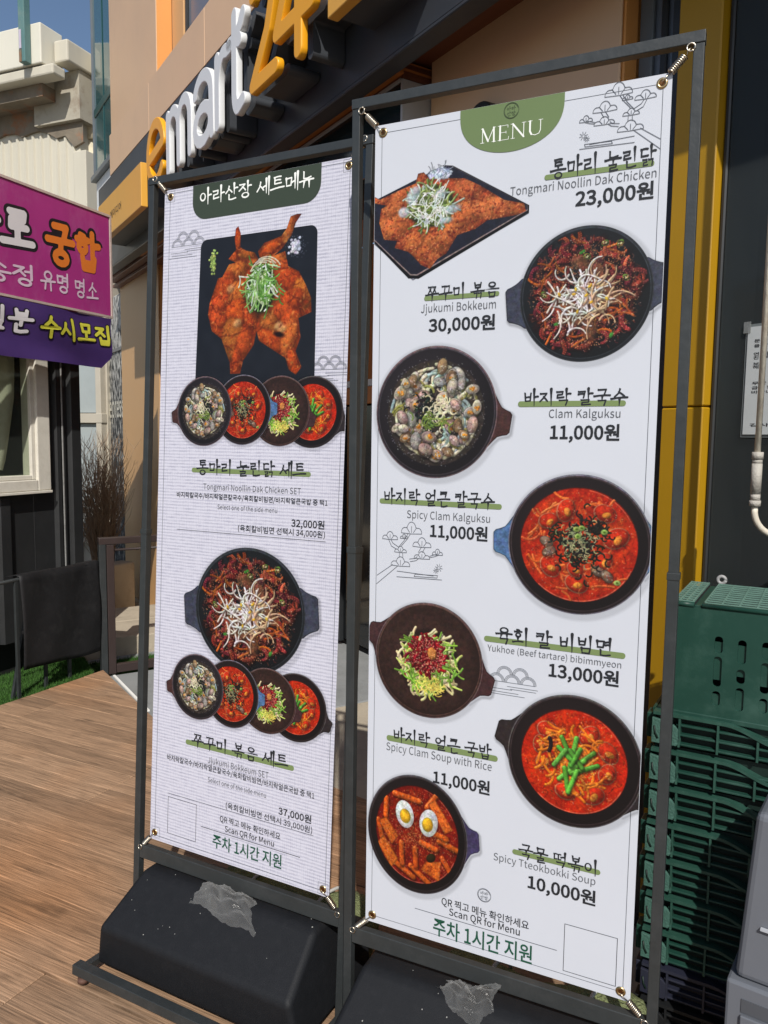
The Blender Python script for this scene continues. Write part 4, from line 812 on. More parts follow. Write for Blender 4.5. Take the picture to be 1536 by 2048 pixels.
M().box(-7, .62, -.60, -.41, 5.30, 5.438).build('eave', mRust, wh); M().box(-7, .275, -.405, -.30, 5.30, 5.438).build('eave', mRust, wh); M().box(-7, .92, -.74, -.55, 5.44, 5.555).build('gutter_beam', mCream, wh, .02)
M().box(-7, .778, -.764, -.44, 5.565, 5.995).build('roof_box', mat('cream_box', (.66, .64, .55), .55, var=.03, dirt=.12, dcol=(.4, .36, .28)), wh, .012)
M().box(.80, 1.0, -.60, 4, 5.62, 5.86).build('side_gutter', mCream, wh, .02); M().box(.28, .97, -.40, 4, 5.08, 5.615).build('side_wall', mat('stained_cream', (.40, .37, .30), .8, dirt=1., dcol=(.16, .09, .05), dscale=2.5), wh)
o = M().tube([(-3.55, 9.55, -.3), (-3.55, 9.6, 5.1)], .075, 10).tube([(-3.50, 9.6, 4.95), (-3.56, 9.6, 5.35)], .11, 10).build('insulated_pipe', mat('foam_lagging', (.62, .56, .42), .9, var=.15, scale=8, bump=1., bscale=15, dirt=.4, dcol=(.35, .22, .12), dscale=6)); tag(o, 'lagged cream pipe running up the right corner of the warehouse', 'pipe')
po = empty('teal_pole', (-4.05, 9.02, 0), R(-22)); tag(po, 'teal square steel pole standing before the roof of the cream warehouse', 'pole')
M().box(-.045, .045, -.045, .045, 5.56, 9).build('shaft', mat('teal_paint', (.10, .20, .20), .5, dirt=.3, dcol=(.3, .25, .2)), po, .008)
M().box(-.03, .0, -.052, -.047, 5.70, 5.90).build('plate', mat('lilac_plate', (.5, .45, .55), .5), po); M().box(-.035, .0, -.052, -.047, 5.56, 5.69).build('rusty_foot', mRust, po)
o = M().tube([(-3.33, 9.4, 5.3), (-3.33, 9.4, 5.86)], .085, 12).build('roof_vent', mat('foam_lagging', (1, 1, 1))); tag(o, 'short lagged vent pipe sticking up over the warehouse roof', 'vent')
# pale window wall far behind the shed
mPale = mat('pale_frame_paint', (.50, .46, .38), .6, var=.08, dirt=.3, dcol=(.3, .26, .2))
fb = empty('pale_window_wall', (-3.7, 8.4, 0), R(-22)); tag(fb, 'pale building with tall framed windows behind the black shed', 'building')
M().box(-.9, .80, .1, .6, -.3, 3.4).build('wall', mPale, fb)
for x in (.10, .32, .71): M().box(x, x+.07, .02, .1, -.2, 3.35).build('mullion', mPale, fb, .006)
for z in (1.58, .3): M().box(-.5, .79, .015, .1, z, z+.1).build('rail', mPale, fb, .006)
for x0, x1, z0, z1 in ((.17, .32, 1.69, 3.3), (.39, .71, 1.69, 3.3), (.39, .71, .41, 1.57), (.17, .32, .41, 1.57)):
    M().box(x0+.005, x1-.005, .06, .095, z0, z1).build('pane', mat('milky_glass', (.36, .40, .40), .2, .5, var=.05), fb)
M().box(-.42, -.02, -.02, .09, .2, 1.4).build('cabinet', mat('dark_panel', (.10, .10, .10), .5), fb)
# mottled stone pillar with lettering
mStone = mat('mottled_stone', (.50, .50, .48), .8, var=.1, scale=8, bump=.6, bscale=30)
n, l, p = nodes(mStone); tc = n.new('ShaderNodeTexCoord'); mp = n.new('ShaderNodeMapping'); mp.inputs['Scale'].default_value = (15, 15, 4.5); l.new(tc.outputs['Object'], mp.inputs[0]); nz = n.new('ShaderNodeTexNoise'); nz.inputs['Scale'].default_value = 2.2; nz.inputs['Detail'].default_value = 4; l.new(mp.outputs[0], nz.inputs[0])
cr = n.new('ShaderNodeValToRGB'); cr.color_ramp.elements[0].position = .47; cr.color_ramp.elements[0].color = (.045, .048, .05, 1); cr.color_ramp.elements[1].position = .56; cr.color_ramp.elements[1].color = (.55, .54, .50, 1); sx3 = n.new('ShaderNodeSeparateXYZ'); l.new(tc.outputs['Object'], sx3.inputs[0]); mz = n.new('ShaderNodeMapRange'); mz.inputs[1].default_value = 1.3; mz.inputs[2].default_value = 2.6; mz.inputs[3].default_value = -.07; mz.inputs[4].default_value = .05; l.new(sx3.outputs[2], mz.inputs[0]); az = n.new('ShaderNodeMath'); az.operation = 'ADD'; l.new(nz.outputs[0], az.inputs[0]); l.new(mz.outputs[0], az.inputs[1]); l.new(az.outputs[0], cr.inputs[0]); l.new(cr.outputs[0], p.inputs['Base Color'])
st = empty('stone_pillar', (*bw(-1.42, -.02), 0), BYAW); tag(st, 'grey and white mottled stone pillar with carved pale lettering left of the shop pier', 'pillar')
M().box(0, .755, 0, .3, -.12, 2.86).build('stone_face', mStone, st, .01); M().box(.0, .755, -.012, .0, 2.3, 2.33).build('joint', mat('grey_joint', (.2, .2, .2)), st)
place_text(font_mesh('epress', .014), 'lettering', .16, 1.64, .745, .16, .006, mat('cream_letter', (.62, .60, .52), .6), st, .55)
# dried bush
bu = empty('dried_bush', (-2.62, 7.1, -.12)); tag(bu, 'leafless brown bush of dry twigs in front of the mottled pillar', 'bush')
tw = M(); rb_ = random.Random(11)
for i in range(270):
    a = rb_.uniform(0, 6.28); sp = rb_.uniform(0, .26); h = rb_.uniform(.6, 1.22); x0 = .06*math.cos(a)*rb_.random(); y0 = .06*math.sin(a)*rb_.random(); P = [(x0, y0, .25)]
    for k in range(1, 6): u = k/5; P.append((x0+sp*math.cos(a)*u**1.3+rb_.gauss(0, .018), y0+sp*math.sin(a)*u**1.3+rb_.gauss(0, .018), .25+h*u))
    tw.tube(P, .0038, 4, .0012, False)
    for q in range(4):
        k = rb_.randint(2, 5); p0 = P[k]; d_ = rb_.uniform(0, 6.28); tw.tube([p0, (p0[0]+.06*math.cos(d_), p0[1]+.06*math.sin(d_), p0[2]+.08), (p0[0]+.09*math.cos(d_), p0[1]+.09*math.sin(d_), p0[2]+.17)], .0024, 3, .001, False)
tag(tw.build('twigs', mat('dry_twig', (.40, .29, .20), .85, var=.3, scale=12), bu, recalc=False), kind='stuff')
M().box(-.22, .22, -.2, .2, 0, .27).build('planter', mat('stone_planter', (.30, .30, .26), .9, bump=.5, dirt=.5, dcol=(.12, .12, .1)), bu, .02)
# concrete block and brown railing
o = M().box(0, .17, 0, .25, -.12, .33).build('concrete_block', mConc, None, .02); o.location = (-2.50, 6.72, 0); o.rotation_euler.z = R(-30); tag(o, 'weathered beige concrete block on the pavement seen through the railing', 'concrete block')
mBrown = mat('brown_railing_paint', (.036, .024, .022), .45, .45, var=.15)
fe = empty('brown_railing', (-1.815, 4.992, 0), math.atan2(-N_.y, -N_.x)); tag(fe, 'dark brown metal railing at the far corner of the deck', 'railing')
M().box(-.045, -.002, -.025, .025, -.3, .765).build('post', mBlackMetal, fe, .004); M().box(.002, .05, -.022, .022, -.12, .745).build('post', mBrown, fe, .004)
M().box(-.045, 1.05, -.026, .026, .746, .79).build('top_rail', mBrown, fe, .004); M().tube([(.052, 0, .705), (1.03, 0, .705)], .008, 8).build('rail', mBrown, fe)
for z0, z1 in ((-.115, -.06), (-.19, -.14)): M().box(.052, 1.0, -.02, .02, z0, z1).build('bottom_rail', mBrown, fe, .003)
M().box(1.0, 1.05, -.022, .022, -.3, .745).build('post', mBrown, fe, .004)

# ================================================================ BLACK SHED WITH SIGNS   local x = s, -y = t
SO = (-2.35, 4.75); SYAW = math.atan2(.923, .384)
sh = empty('black_shed', (*SO, 0), SYAW); tag(sh, 'black corrugated metal shed with a white framed window, under the magenta sign', 'shed')
mShed = mat('black_sheet_metal', (.022, .023, .024), .42, .5, var=.15, scale=2, bump=.05, bscale=5, dirt=.12, dcol=(.07, .07, .07), dscale=8)
def sx_(name, s0, s1, t0, t1, z0, z1, m, bev=.002): return M().box(s0, s1, -t1, -t0, z0, z1).build(name, m, sh, bev, 1)
sx_('wall', -2.2, -1.2, -2.2, 0, .15, 2.9, mShed); sx_('wall', -1.2, .23, -.06, 0, .15, 1.14, mShed); sx_('wall', -1.2, .23, -.06, 0, 2.0, 2.9, mShed); sx_('wall', .23, .64, -2.2, 0, .15, 2.9, mShed)
sx_('back_wall', -1.2, .23, -2.2, -2.1, .15, 2.9, mDark); sx_('floor', -1.2, .23, -2.1, -.06, .15, .2, mDark); sx_('ceiling', -1.2, .23, -2.1, -.06, 2.82, 2.9, mDark)
rb = M()
for s0, s1 in ((-1.9, -1.78), (-1.5, -1.38), (-1.1, -.98), (-.70, -.58), (-.06, .04), (.40, .46), (.53, .64)):
    z0, z1 = (.15, 2.9) if s0 > .3 or s0 < -1.2 else (.15, 1.06); rb.prism([(s0, 0), (s0+.015, -.028), (s1-.015, -.028), (s1, 0)], z0, z1, lambda a, b, c: (a, b, c))
rb.build('corrugation', mShed, sh)
sx_('skid', -2.2, .6, -.9, -.1, -.09, .15, mDark); sx_('seam_trim', .452, .464, .028, .034, .3, 2.2, mat('worn_edge', (.28, .28, .27), .5, dirt=.6, dcol=(.05, .05, .05), dscale=20))
mWF = mat('white_window_frame', (.66, .63, .55), .55, var=.05, scale=10, bump=.1, bscale=60, dirt=.3, dcol=(.36, .32, .25), dscale=16)
wn = M(); wn.box(.23, .335, -.05, .055, 1.095, 2.06); wn.box(-1.2, .228, -.05, .055, 1.095, 1.165); wn.build('window_frame', mWF, sh, .006)
wi = M(); wi.box(.20, .229, -.03, .05, 1.167, 2.06); wi.box(-1.2, .198, -.03, .05, 1.167, 1.195); wi.build('window_sash', mWF, sh, .004)
sx_('window_sill', -1.2, .335, .0, .06, 1.078, 1.094, mWF)
mg = mat('window_glass', (.10, .11, .10), .02, .6, var=0); n, l, p = nodes(mg); mxs = n.new('ShaderNodeMixShader'); tb_ = n.new('ShaderNodeBsdfTransparent'); tb_.inputs[0].default_value = (.9, .93, .88, 1); mxs.inputs[0].default_value = .13
l.new(tb_.outputs[0], mxs.inputs[1]); l.new(p.outputs[0], mxs.inputs[2]); l.new(mxs.outputs[0], n['Material Output'].inputs[0])
sx_('window_pane', -1.2, .2, .004, .008, 1.19, 2.06, mg, 0)
cu_ = M(); NX, NZ = 46, 14
for i in range(NX):
    for k in range(NZ):
        u = i/(NX-1); v = k/(NZ-1); edge = -.02+.13*min(1, (v+.03)*1.8)**.6; x = -1.1+u*(edge+1.1)+.05; cu_.v.append((x, .05+.025*math.sin(u*38)+.01*math.sin(v*5), 1.22+v*.85+.05*math.sin(u*3)))
cu_.f = [(i*NZ+k, (i+1)*NZ+k, (i+1)*NZ+k+1, i*NZ+k+1) for i in range(NX-1) for k in range(NZ-1)]; cu_.sm = [True]*len(cu_.f); cu_.build('curtain', mat('net_curtain', (.62, .60, .50), .9, alpha=.9, var=.1, scale=30), sh, recalc=False)
mFat = {}
def fat(parent, text, u0, v0, u1, h, dep, col, outline=None, r=.10, rad2=.19):
    base = brush_mesh(text, r, True, .03, 1.02); bx_ = [v.co.x for v in base.vertices]; by_ = [v.co.y for v in base.vertices]; kx = (u1-u0)/(max(bx_)-min(bx_)); ky = h/(max(by_)-min(by_)); g_ = rad2-r
    if outline: place_text(brush_mesh(text, rad2, True, .035, 1.02), 'lettering_outline', u0-g_*kx, v0-g_*ky, u1+g_*kx, h+2*g_*ky, dep, outline, parent)
    place_text(base, 'lettering', u0, v0, u1, h, dep+.0015, col, parent)
mg_ = empty('magenta_sign_board', (*SO, 0), SYAW); tag(mg_, 'faded magenta sign board with white and orange letters on the black shed', 'sign board')
mMag = mat('faded_magenta', (.36, .035, .20), .42, .4, var=.12, scale=2.5, dirt=.35, dcol=(.50, .22, .40), dscale=4, stretch=(1, 1, .4))
M().box(-1.9, .75, -.20, -.02, 2.26, 2.92).build('panel', mMag, mg_, .004)
fr = M(); fr.box(-1.91, .765, -.206, -.19, 2.915, 2.93); fr.box(-1.91, .765, -.206, -.19, 2.248, 2.262); fr.box(.752, .765, -.206, -.02, 2.262, 2.915); fr.build('frame', mat('pinkish_frame', (.50, .40, .36), .5, dirt=.4, dcol=(.25, .2, .16), dscale=20), mg_)
oW = mat('sign_white', (.66, .64, .66), .5, var=.04); oO = mat('sign_orange', (.70, .19, .03), .5, var=.05); oK = mat('sign_black', (.018, .016, .02), .45); oP = mat('sign_pale_pink', (.66, .50, .62), .5, var=.12, scale=6); oY = mat('sign_yellow', (.58, .56, .06), .5, var=.05)
fat(mg_, '나로', -.36, 2.52, .118, .27, .2008, oW, oK)
fat(mg_, '궁합', .19, 2.50, .665, .285, .2008, oO, oK)
fat(mg_, '송정', -.25, 2.325, .09, .14, .2008, oP, r=.06); fat(mg_, '유명', .145, 2.335, .37, .135, .2008, oP, r=.06); fat(mg_, '명소', .425, 2.335, .635, .13, .2008, oP, r=.06)
pb = empty('purple_banner', (*SO, 0), SYAW); tag(pb, 'crumpled purple cloth banner with yellow letters hanging under the magenta board', 'banner')
def pby(x, z): return -.215-.012*math.sin(x*9+z*3)-.008*math.sin(z*21+x*4)-.05*max(0, (2.0-z))*abs(math.sin(x*6))-.10*max(0, x-.6)*0
cl = M(); NX, NZ = 90, 16
for i in range(NX):
    for k in range(NZ):
        x = -1.9+2.63*i/(NX-1); z = 1.905+(.335)*k/(NZ-1)
        if x > .63 and z < 2.0: x = min(x, .63+.1*(z-1.905)/.095+.02)
        cl.v.append((x, pby(x, z), z))
cl.f = [(i*NZ+k, (i+1)*NZ+k, (i+1)*NZ+k+1, i*NZ+k+1) for i in range(NX-1) for k in range(NZ-1)]; cl.sm = [True]*len(cl.f); cl.build('cloth', mat('purple_cloth', (.052, .026, .125), .5, .4, var=.15, scale=3), pb, recalc=False)
def drape(text, u0, v0, u1, h, col, r, ol):
    me = brush_mesh(text, r, True, .03, 1.02); place_text(me, ol, u0, v0, u1, h, 0, col, pb, f=lambda a, b, c: (a, pby(a, c)-(.005 if ol == 'lettering' else .003), c))
drape('일분', -.28, 2.04, .072, .165, oK, .14, 'lettering_outline'); drape('일분', -.265, 2.048, .062, .15, oW, .085, 'lettering')
drape('수시모집', .095, 2.035, .722, .165, oK, .14, 'lettering_outline'); drape('수시모집', .105, 2.043, .712, .15, oY, .085, 'lettering')
# covered rack beside the deck
rk = empty('covered_rack', (-2.11, 4.37, 0), math.atan2(.39, .16)); tag(rk, 'low folding rack draped with a black cloth standing on the artificial grass', 'folding rack')
mCloth = mat('black_tarp_cloth', (.010, .010, .011), .62, .35, var=.25, scale=6, bump=.25, bscale=14, dirt=.25, dcol=(.06, .06, .06), dscale=10)
cl = M(); NX, NZ = 26, 22
for i in range(NX):
    for k in range(NZ):
        u = i/(NX-1); v = k/(NZ-1); x = .015+.63*u
        if k < 4: y_ = .10-.03*k; z = .628+.006*k-.004
        else: w_ = (k-4)/(NZ-5); y_ = -.012-.02*math.sin(w_*2)-.006*math.sin(u*13+w_*4); z = .636-(.545+.04*u)*w_-.015*math.sin(w_*3)
        cl.v.append((x, y_, z+.004*math.sin(u*7)))
cl.f = [(i*NZ+k, (i+1)*NZ+k, (i+1)*NZ+k+1, i*NZ+k+1) for i in range(NX-1) for k in range(NZ-1)]; cl.sm = [True]*len(cl.f); o = cl.build('cloth', mCloth, rk, recalc=False); sd_ = o.modifiers.new('s', 'SOLIDIFY'); sd_.thickness = .004
M().box(.03, .60, -.018, -.002, .30, .315).build('cloth_hem', mCloth, rk)
M().tube([(-.35, .0, .618), (.72, .0, .628)], .011, 8).build('rail', mBlackMetal, rk)
for x, y_, xb, yb in ((.0, .0, .0, .0), (.22, .02, .22, .02), (.42, .03, .42, .03), (.0, .03, -.17, .06)): M().box(-.011, .011, -.008, .008, -.083, .62).build('leg', mBlackMetal, rk, .002).matrix_local = Matrix.Translation((x, y_, 0)) @ Matrix.Shear('XY', 4, (0, 0)) @ Matrix.Rotation(math.atan2(x-xb, .7), 4, 'Y')

# ================================================================ BANNER STANDS, BANNERS, WEIGHTS
PIC = {}
for k, f_ in (('stir', paint_stir), ('clam', paint_clam), ('spicy', paint_spicy), ('tartare', paint_tartare), ('soup', paint_soup), ('ricecake', paint_ricecake), ('chicken', paint_chicken), ('plate', paint_plate)):
    c_ = photo_grain(f_()); PIC[k] = (picture('print_'+k, c_), c_.R, c_.Ry)
def stand(name, px, py, z0, yaw, tilt, label):
    e = empty(name, (px, py, z0), yaw, -tilt); tag(e, label, 'banner stand', 'black steel banner stands on the deck')
    T = .021; x0, x1 = -.0545, .6535; top = 1.855; y0, y1 = -.008, .013; fl = -z0+.022
    for x in (x0, x1-T):
        M().box(x, x+T, y0, y1, fl, .88).build('post', mBlackMetal, e, .0015); M().box(x+.0012, x+T-.0012, y0+.0012, y1-.0012, .881, top-T-.0005).build('post', mBlackMetal, e, .0012)
        M().box(x-.0012, x+T+.0012, y0-.0012, y1+.0012, .868, .882).build('sleeve', mBlackMetal, e, .001)
    M().box(x0, x1, y0, y1, top-T, top).build('top_rail', mBlackMetal, e, .0015)
    M().box(x0+T+.0005, x1-T-.0005, y0+.001, y1-.001, -.062, -.024).build('bottom_rail', mBlackMetal, e, .0015)
    for ya, yb in ((-.224, -.196), (.21, .24)): M().box(x0+.006, x1-.002, ya, yb, fl-.012+(-ya)*math.sin(tilt), fl+.014+(-ya)*math.sin(tilt)).build('base_rail', mBlackMetal, e, .0015)
    for x in (x0-.003, x1-T-.003): M().box(x+.010, x+T+.008, -.1955, .2095, fl-.006, fl+.012).build('base_rail', mBlackMetal, e, .0015)
    for x in (x0+.03, x1-.03):
        for y_ in (-.208, .225): M().tube([(x, y_, -z0+.001), (x, y_, fl-.011)], .014, 12).build('foot', mat('rusty_foot_rubber', (.10, .05, .035), .7), e)
    return e
def coil(P0, P1, parent):
    a = Vector(P0); b = Vector(P1); d = (b-a); L = d.length; d.normalize(); u = Vector((0, 1, 0)); v = d.cross(u).normalized(); s0, s1 = L*.22, L*.70; m_ = M(); P = []
    for i in range(9*9+1): t = i/81; ang = t*9*6.283; P.append(a+d*(s0+(s1-s0)*t)+u*math.cos(ang)*.0062+v*math.sin(ang)*.0062)
    m_.tube(P, .0018, 5); m_.tube([a-u*.004, a+d*s0*.5-u*.004, a+d*s0+v*.004], .0011, 5); m_.tube([a+d*s1, a+d*(s1+(L-s1)*.5)-u*.003, b-u*.004], .0011, 5)
    m_.tube([a+v*.007*math.cos(t)+d*.007*math.sin(t)-u*.006 for t in np.linspace(0, 6.28, 13)], .0016, 5)
    m_.build('spring', mSteel, parent)
def grommet(u, v, parent):
    m_ = M(); V = []; n = 24
    for r, y_ in ((.0046, -.0002), (.0052, -.0022), (.0078, -.0028), (.0096, -.0018), (.0102, -.0006)): V += [(u+r*math.cos(6.2832*k/n), y_, v+r*math.sin(6.2832*k/n)) for k in range(n)]
    m_.add(V, [(j_*n+k, j_*n+(k+1) % n, (j_+1)*n+(k+1) % n, (j_+1)*n+k) for j_ in range(4) for k in range(n)], True); g1 = m_.build('grommet', mBrass, parent, recalc=False)
    h = M(); h.add([(u+.0046*math.cos(6.2832*k/n), -.0009, v+.0046*math.sin(6.2832*k/n)) for k in range(n)], [tuple(range(n))]); h.build('grommet_hole', mBrassDark, g1, recalc=False)
def dish(parent, kind, u, v, rx, rz, hs, depth, W=.6):
    m_, Rr, _ = PIC[kind]; V = []; UV = []; n = 88
    base = {'stir': (-175, 5), 'clam': (-8,), 'spicy': (-179, 1), 'tartare': (160, -14), 'soup': (166, -18), 'ricecake': (6,)}[kind]
    flip = kind == 'clam' and hs and abs(hs[0]) > 90
    for i in range(n):
        a = 360*i/n; r = 1.14
        for h in base:
            if abs((a-h+180) % 360-180) < 23: r = 1.30
        x = r*math.cos(R(a)); y_ = r*math.sin(R(a)); X = min(W-.0008, max(.0008, u+(-x if flip else x)*rx)); Z = v+y_*rz
        V.append((X, -depth, Z)); xx = (X-u)/rx*(-1 if flip else 1); UV.append(((xx+Rr)/(2*Rr), (y_+Rr)/(2*Rr)))
    idx = list(range(n)); 
    if flip: idx = idx[::-1]
    me = bpy.data.meshes.new('food_picture'); me.from_pydata(V, [], [idx]); uvl = me.uv_layers.new(name='uv')
    for lp, vi in zip(uvl.data, idx): lp.uv = UV[vi]
    me.materials.append(m_); o = bpy.data.objects.new('food_picture', me); COL.objects.link(o); o.parent = parent; return o
def quadpic(parent, kind, u, v, unit, depth, W=.6, unz=None):
    m_, Rr, Ry = PIC[kind]; uz = unz or unit; u0, u1 = max(.0008, u-Rr*unit), min(W-.0008, u+Rr*unit); v0, v1 = v-Ry*uz, v+Ry*uz
    me = bpy.data.meshes.new('food_picture'); me.from_pydata([(u0, -depth, v0), (u1, -depth, v0), (u1, -depth, v1), (u0, -depth, v1)], [], [(0, 1, 2, 3)]); uvl = me.uv_layers.new(name='uv')
    for lp, (a, b) in zip(uvl.data, ((u0, v0), (u1, v0), (u1, v1), (u0, v1))): lp.uv = (((a-u)/unit+Rr)/(2*Rr), ((b-v)/uz+Ry)/(2*Ry))
    me.materials.append(m_); o = bpy.data.objects.new('food_picture', me); COL.objects.link(o); o.parent = parent; return o
def shape(parent, name, P, depth, m):
    me = M(); me.add([(x, -depth, y_) for x, y_ in P], [tuple(range(len(P)))]); return me.build(name, m, parent, recalc=False)
def pill(parent, u0, v0, u1, v1, h, depth, m):
    r = h/2; v0 += r; v1 += r; P = [(u0+r*math.cos(t)*.9+.0, v0-r+r*math.sin(t)) for t in np.linspace(math.pi/2, 3*math.pi/2, 9)]+[(u1+r*math.cos(t)*.9, v1-r+r*math.sin(t)) for t in np.linspace(-math.pi/2, math.pi/2, 9)]; return shape(parent, 'underline', P, depth, m)
def crown(m_, u, v, w_, h, wd, y0):
    P = []
    for cx, cy, rx, ry, a0, a1 in ((-.33, .08, .17, .42, 185, 75), (0., .38, .22, .62, 165, 15), (.33, .08, .17, .42, 105, -5)):
        P += [(u+w_*(cx+rx*math.cos(R(a0+(a1-a0)*i/8))), v+h*(cy+ry*math.sin(R(a0+(a1-a0)*i/8)))) for i in range(9)]
    P.append((u+.5*w_, v+.02*h)); P.append((u, v-.03*h)); P.append((u-.5*w_, v+.02*h)); P.append(P[0]); m_.ribbon(P, wd, y0)
    for a in (-.24, 0, .24): m_.ribbon([(u+a*w_*.4, v+h*.1), (u+a*w_, v+h*(.5 if a else .62))], wd, y0-1e-5)
def pine(parent, f, wd=.0011):
    m_ = M()
    for u, v, w_, h in ((.5062, 1.7705, .0499, .0232), (.5228, 1.7597, .0189, .0089), (.5548, 1.7560, .0379, .0159), (.4823, 1.7450, .0442, .0189), (.5303, 1.7310, .0296, .0125), (.4819, 1.7217, .0378, .0145), (.5301, 1.7035, .0467, .0188), (.4477, 1.7316, .0244, .0119)):
        a, b = f(u, v); a2, b2 = f(u, v+h); crown(m_, a, b, w_*FS, b2-b, wd, -.0009)
    for Ln in ([(.5085, 1.770), (.5152, 1.7592), (.5284, 1.7446)], [(.5139, 1.7700), (.5226, 1.7553), (.5338, 1.7428)], [(.5526, 1.7554), (.5477, 1.7484), (.5338, 1.741)], [(.5579, 1.7555), (.5514, 1.7425), (.5402, 1.7374)], [(.475, 1.745), (.4809, 1.7345)], [(.4832, 1.745), (.4901, 1.7339)],
               [(.4888, 1.7216), (.4953, 1.7169), (.5081, 1.7141)], [(.4923, 1.7255), (.497, 1.7212), (.5097, 1.7192)], [(.4468, 1.7308), (.4544, 1.7278), (.4638, 1.7255)], [(.4477, 1.7334), (.4561, 1.7312), (.4646, 1.728)], [(.5254, 1.73), (.5249, 1.7221)], [(.5326, 1.7289), (.5329, 1.7208)],
               [(.5355, 1.7036), (.5846, 1.6627)], [(.5478, 1.7052), (.5838, 1.6804)], [(.4559, 1.6894), (.5377, 1.6926)], [(.4374, 1.683), (.5382, 1.681)], [(.4465, 1.6908), (.4964, 1.6898), (.4985, 1.685), (.4476, 1.6861), (.4465, 1.6908)]):
        m_.ribbon([f(*q) for q in Ln], wd, -.0009)
    for cx, cy, r in ((.4440, 1.7065, .008), (.4503, 1.7000, .0055)):
        for k in range(8): t = k*.785+.2; m_.ribbon([f(cx+r*.3*math.cos(t), cy+r*.3*math.sin(t)), f(cx+r*math.cos(t), cy+r*math.sin(t))], wd*.8, -.0009)
    m_.build('pine_drawing', mInkLine, parent, recalc=False)
def waves(parent, u, v, w_, flip=1):
    m_ = M(); r = w_/4.6
    for cx, cy in ((-1.0, 1.0), (1.0, 1.0), (-2., 0), (0, 0), (2., 0)):
        for q in (1, .86, .72): m_.ribbon([(u+r*(cx+1.0*q*math.cos(t)), v+r*(cy*.95+q*math.sin(t))) for t in np.linspace(0, 3.14, 11)], .0010, -.00025-.00001*q)
    for a, b, y_ in ((-3.1, 2.9, -.05), (-.6, 3.2, -.55), (-.2, 3.0, -.85), (-3.2, .0, -.95), (-3.0, .8, -1.35), (-3.6, 1.6, -1.65)): m_.ribbon([(u+flip*r*a, v+r*y_), (u+flip*r*b, v+r*y_)], .0011, -.00025)
    m_.build('wave_drawing', mInkLine, parent, recalc=False)
def seal(parent, u, v, r, dep, m):
    m_ = M(); m_.ribbon([(u+r*math.cos(t), v+r*math.sin(t)) for t in np.linspace(0, 6.2832, 33)], r*.07, -dep); m_.ribbon([(u+r*.9*math.cos(t), v+r*.9*math.sin(t)) for t in np.linspace(.3, 5.9, 30)], r*.05, -dep)
    m_.build('seal_ring', m, parent, recalc=False)
    for tx, a, b in (('아라', 0, .0), ('산장', 0, -.66)): place_text(brush_mesh(tx, .05, False, .05), 'seal_lettering', u-.6*r, v+b*r, u+.6*r, r*.6, dep, m, parent)
def write(parent, rows):
    for tx, u0, v0, u1, v1, h, kind in rows:
        v0 = (v0+v1)/2; ko = any(ord(c) > 0x3000 for c in tx)
        if kind == 'brush': me = brush_mesh(tx, .056, cell=.024); place_text(me, 'title_lettering', u0, v0-.0035, u1, h+.0025, .0011, mInk, parent)
        elif kind == 'brushw': place_text(brush_mesh(tx, .050, cell=.02), 'title_lettering', u0, v0, u1, h, .0011, mWhiteInk, parent)
        elif kind == 'serif': place_text(serif_mesh(tx), 'title_lettering', u0, v0, u1, h, .0011, mWhiteInk, parent)
        elif kind == 'light': place_text(font_mesh(tx, -.007), 'lettering', u0, v0-.0005, u1, h*.92, .0011, mInkSoft, parent, .73)
        elif kind in ('bold', 'bold2'): place_text(font_mesh(tx, .026 if kind == 'bold' else .018), 'price_lettering', u0, v0, u1, h, .0011, mInk, parent, .80)
        elif kind == 'medium': place_text(font_mesh(tx, .006), 'lettering', u0, v0, u1, h, .0011, mInk, parent, .84 if ko else .73)
        elif kind == 'green': place_text(font_mesh(tx, .014), 'lettering', u0, v0+.003, u1, h, .0011, mGreenTxt, parent, .86)
def frame_line(parent, P, wd, m=None):
    m_ = M(); m_.ribbon(P, wd, -.00022 if m is None else -.0006); return m_.build('printed_line', m or mInkLine, parent, recalc=False)
FS = 1.0
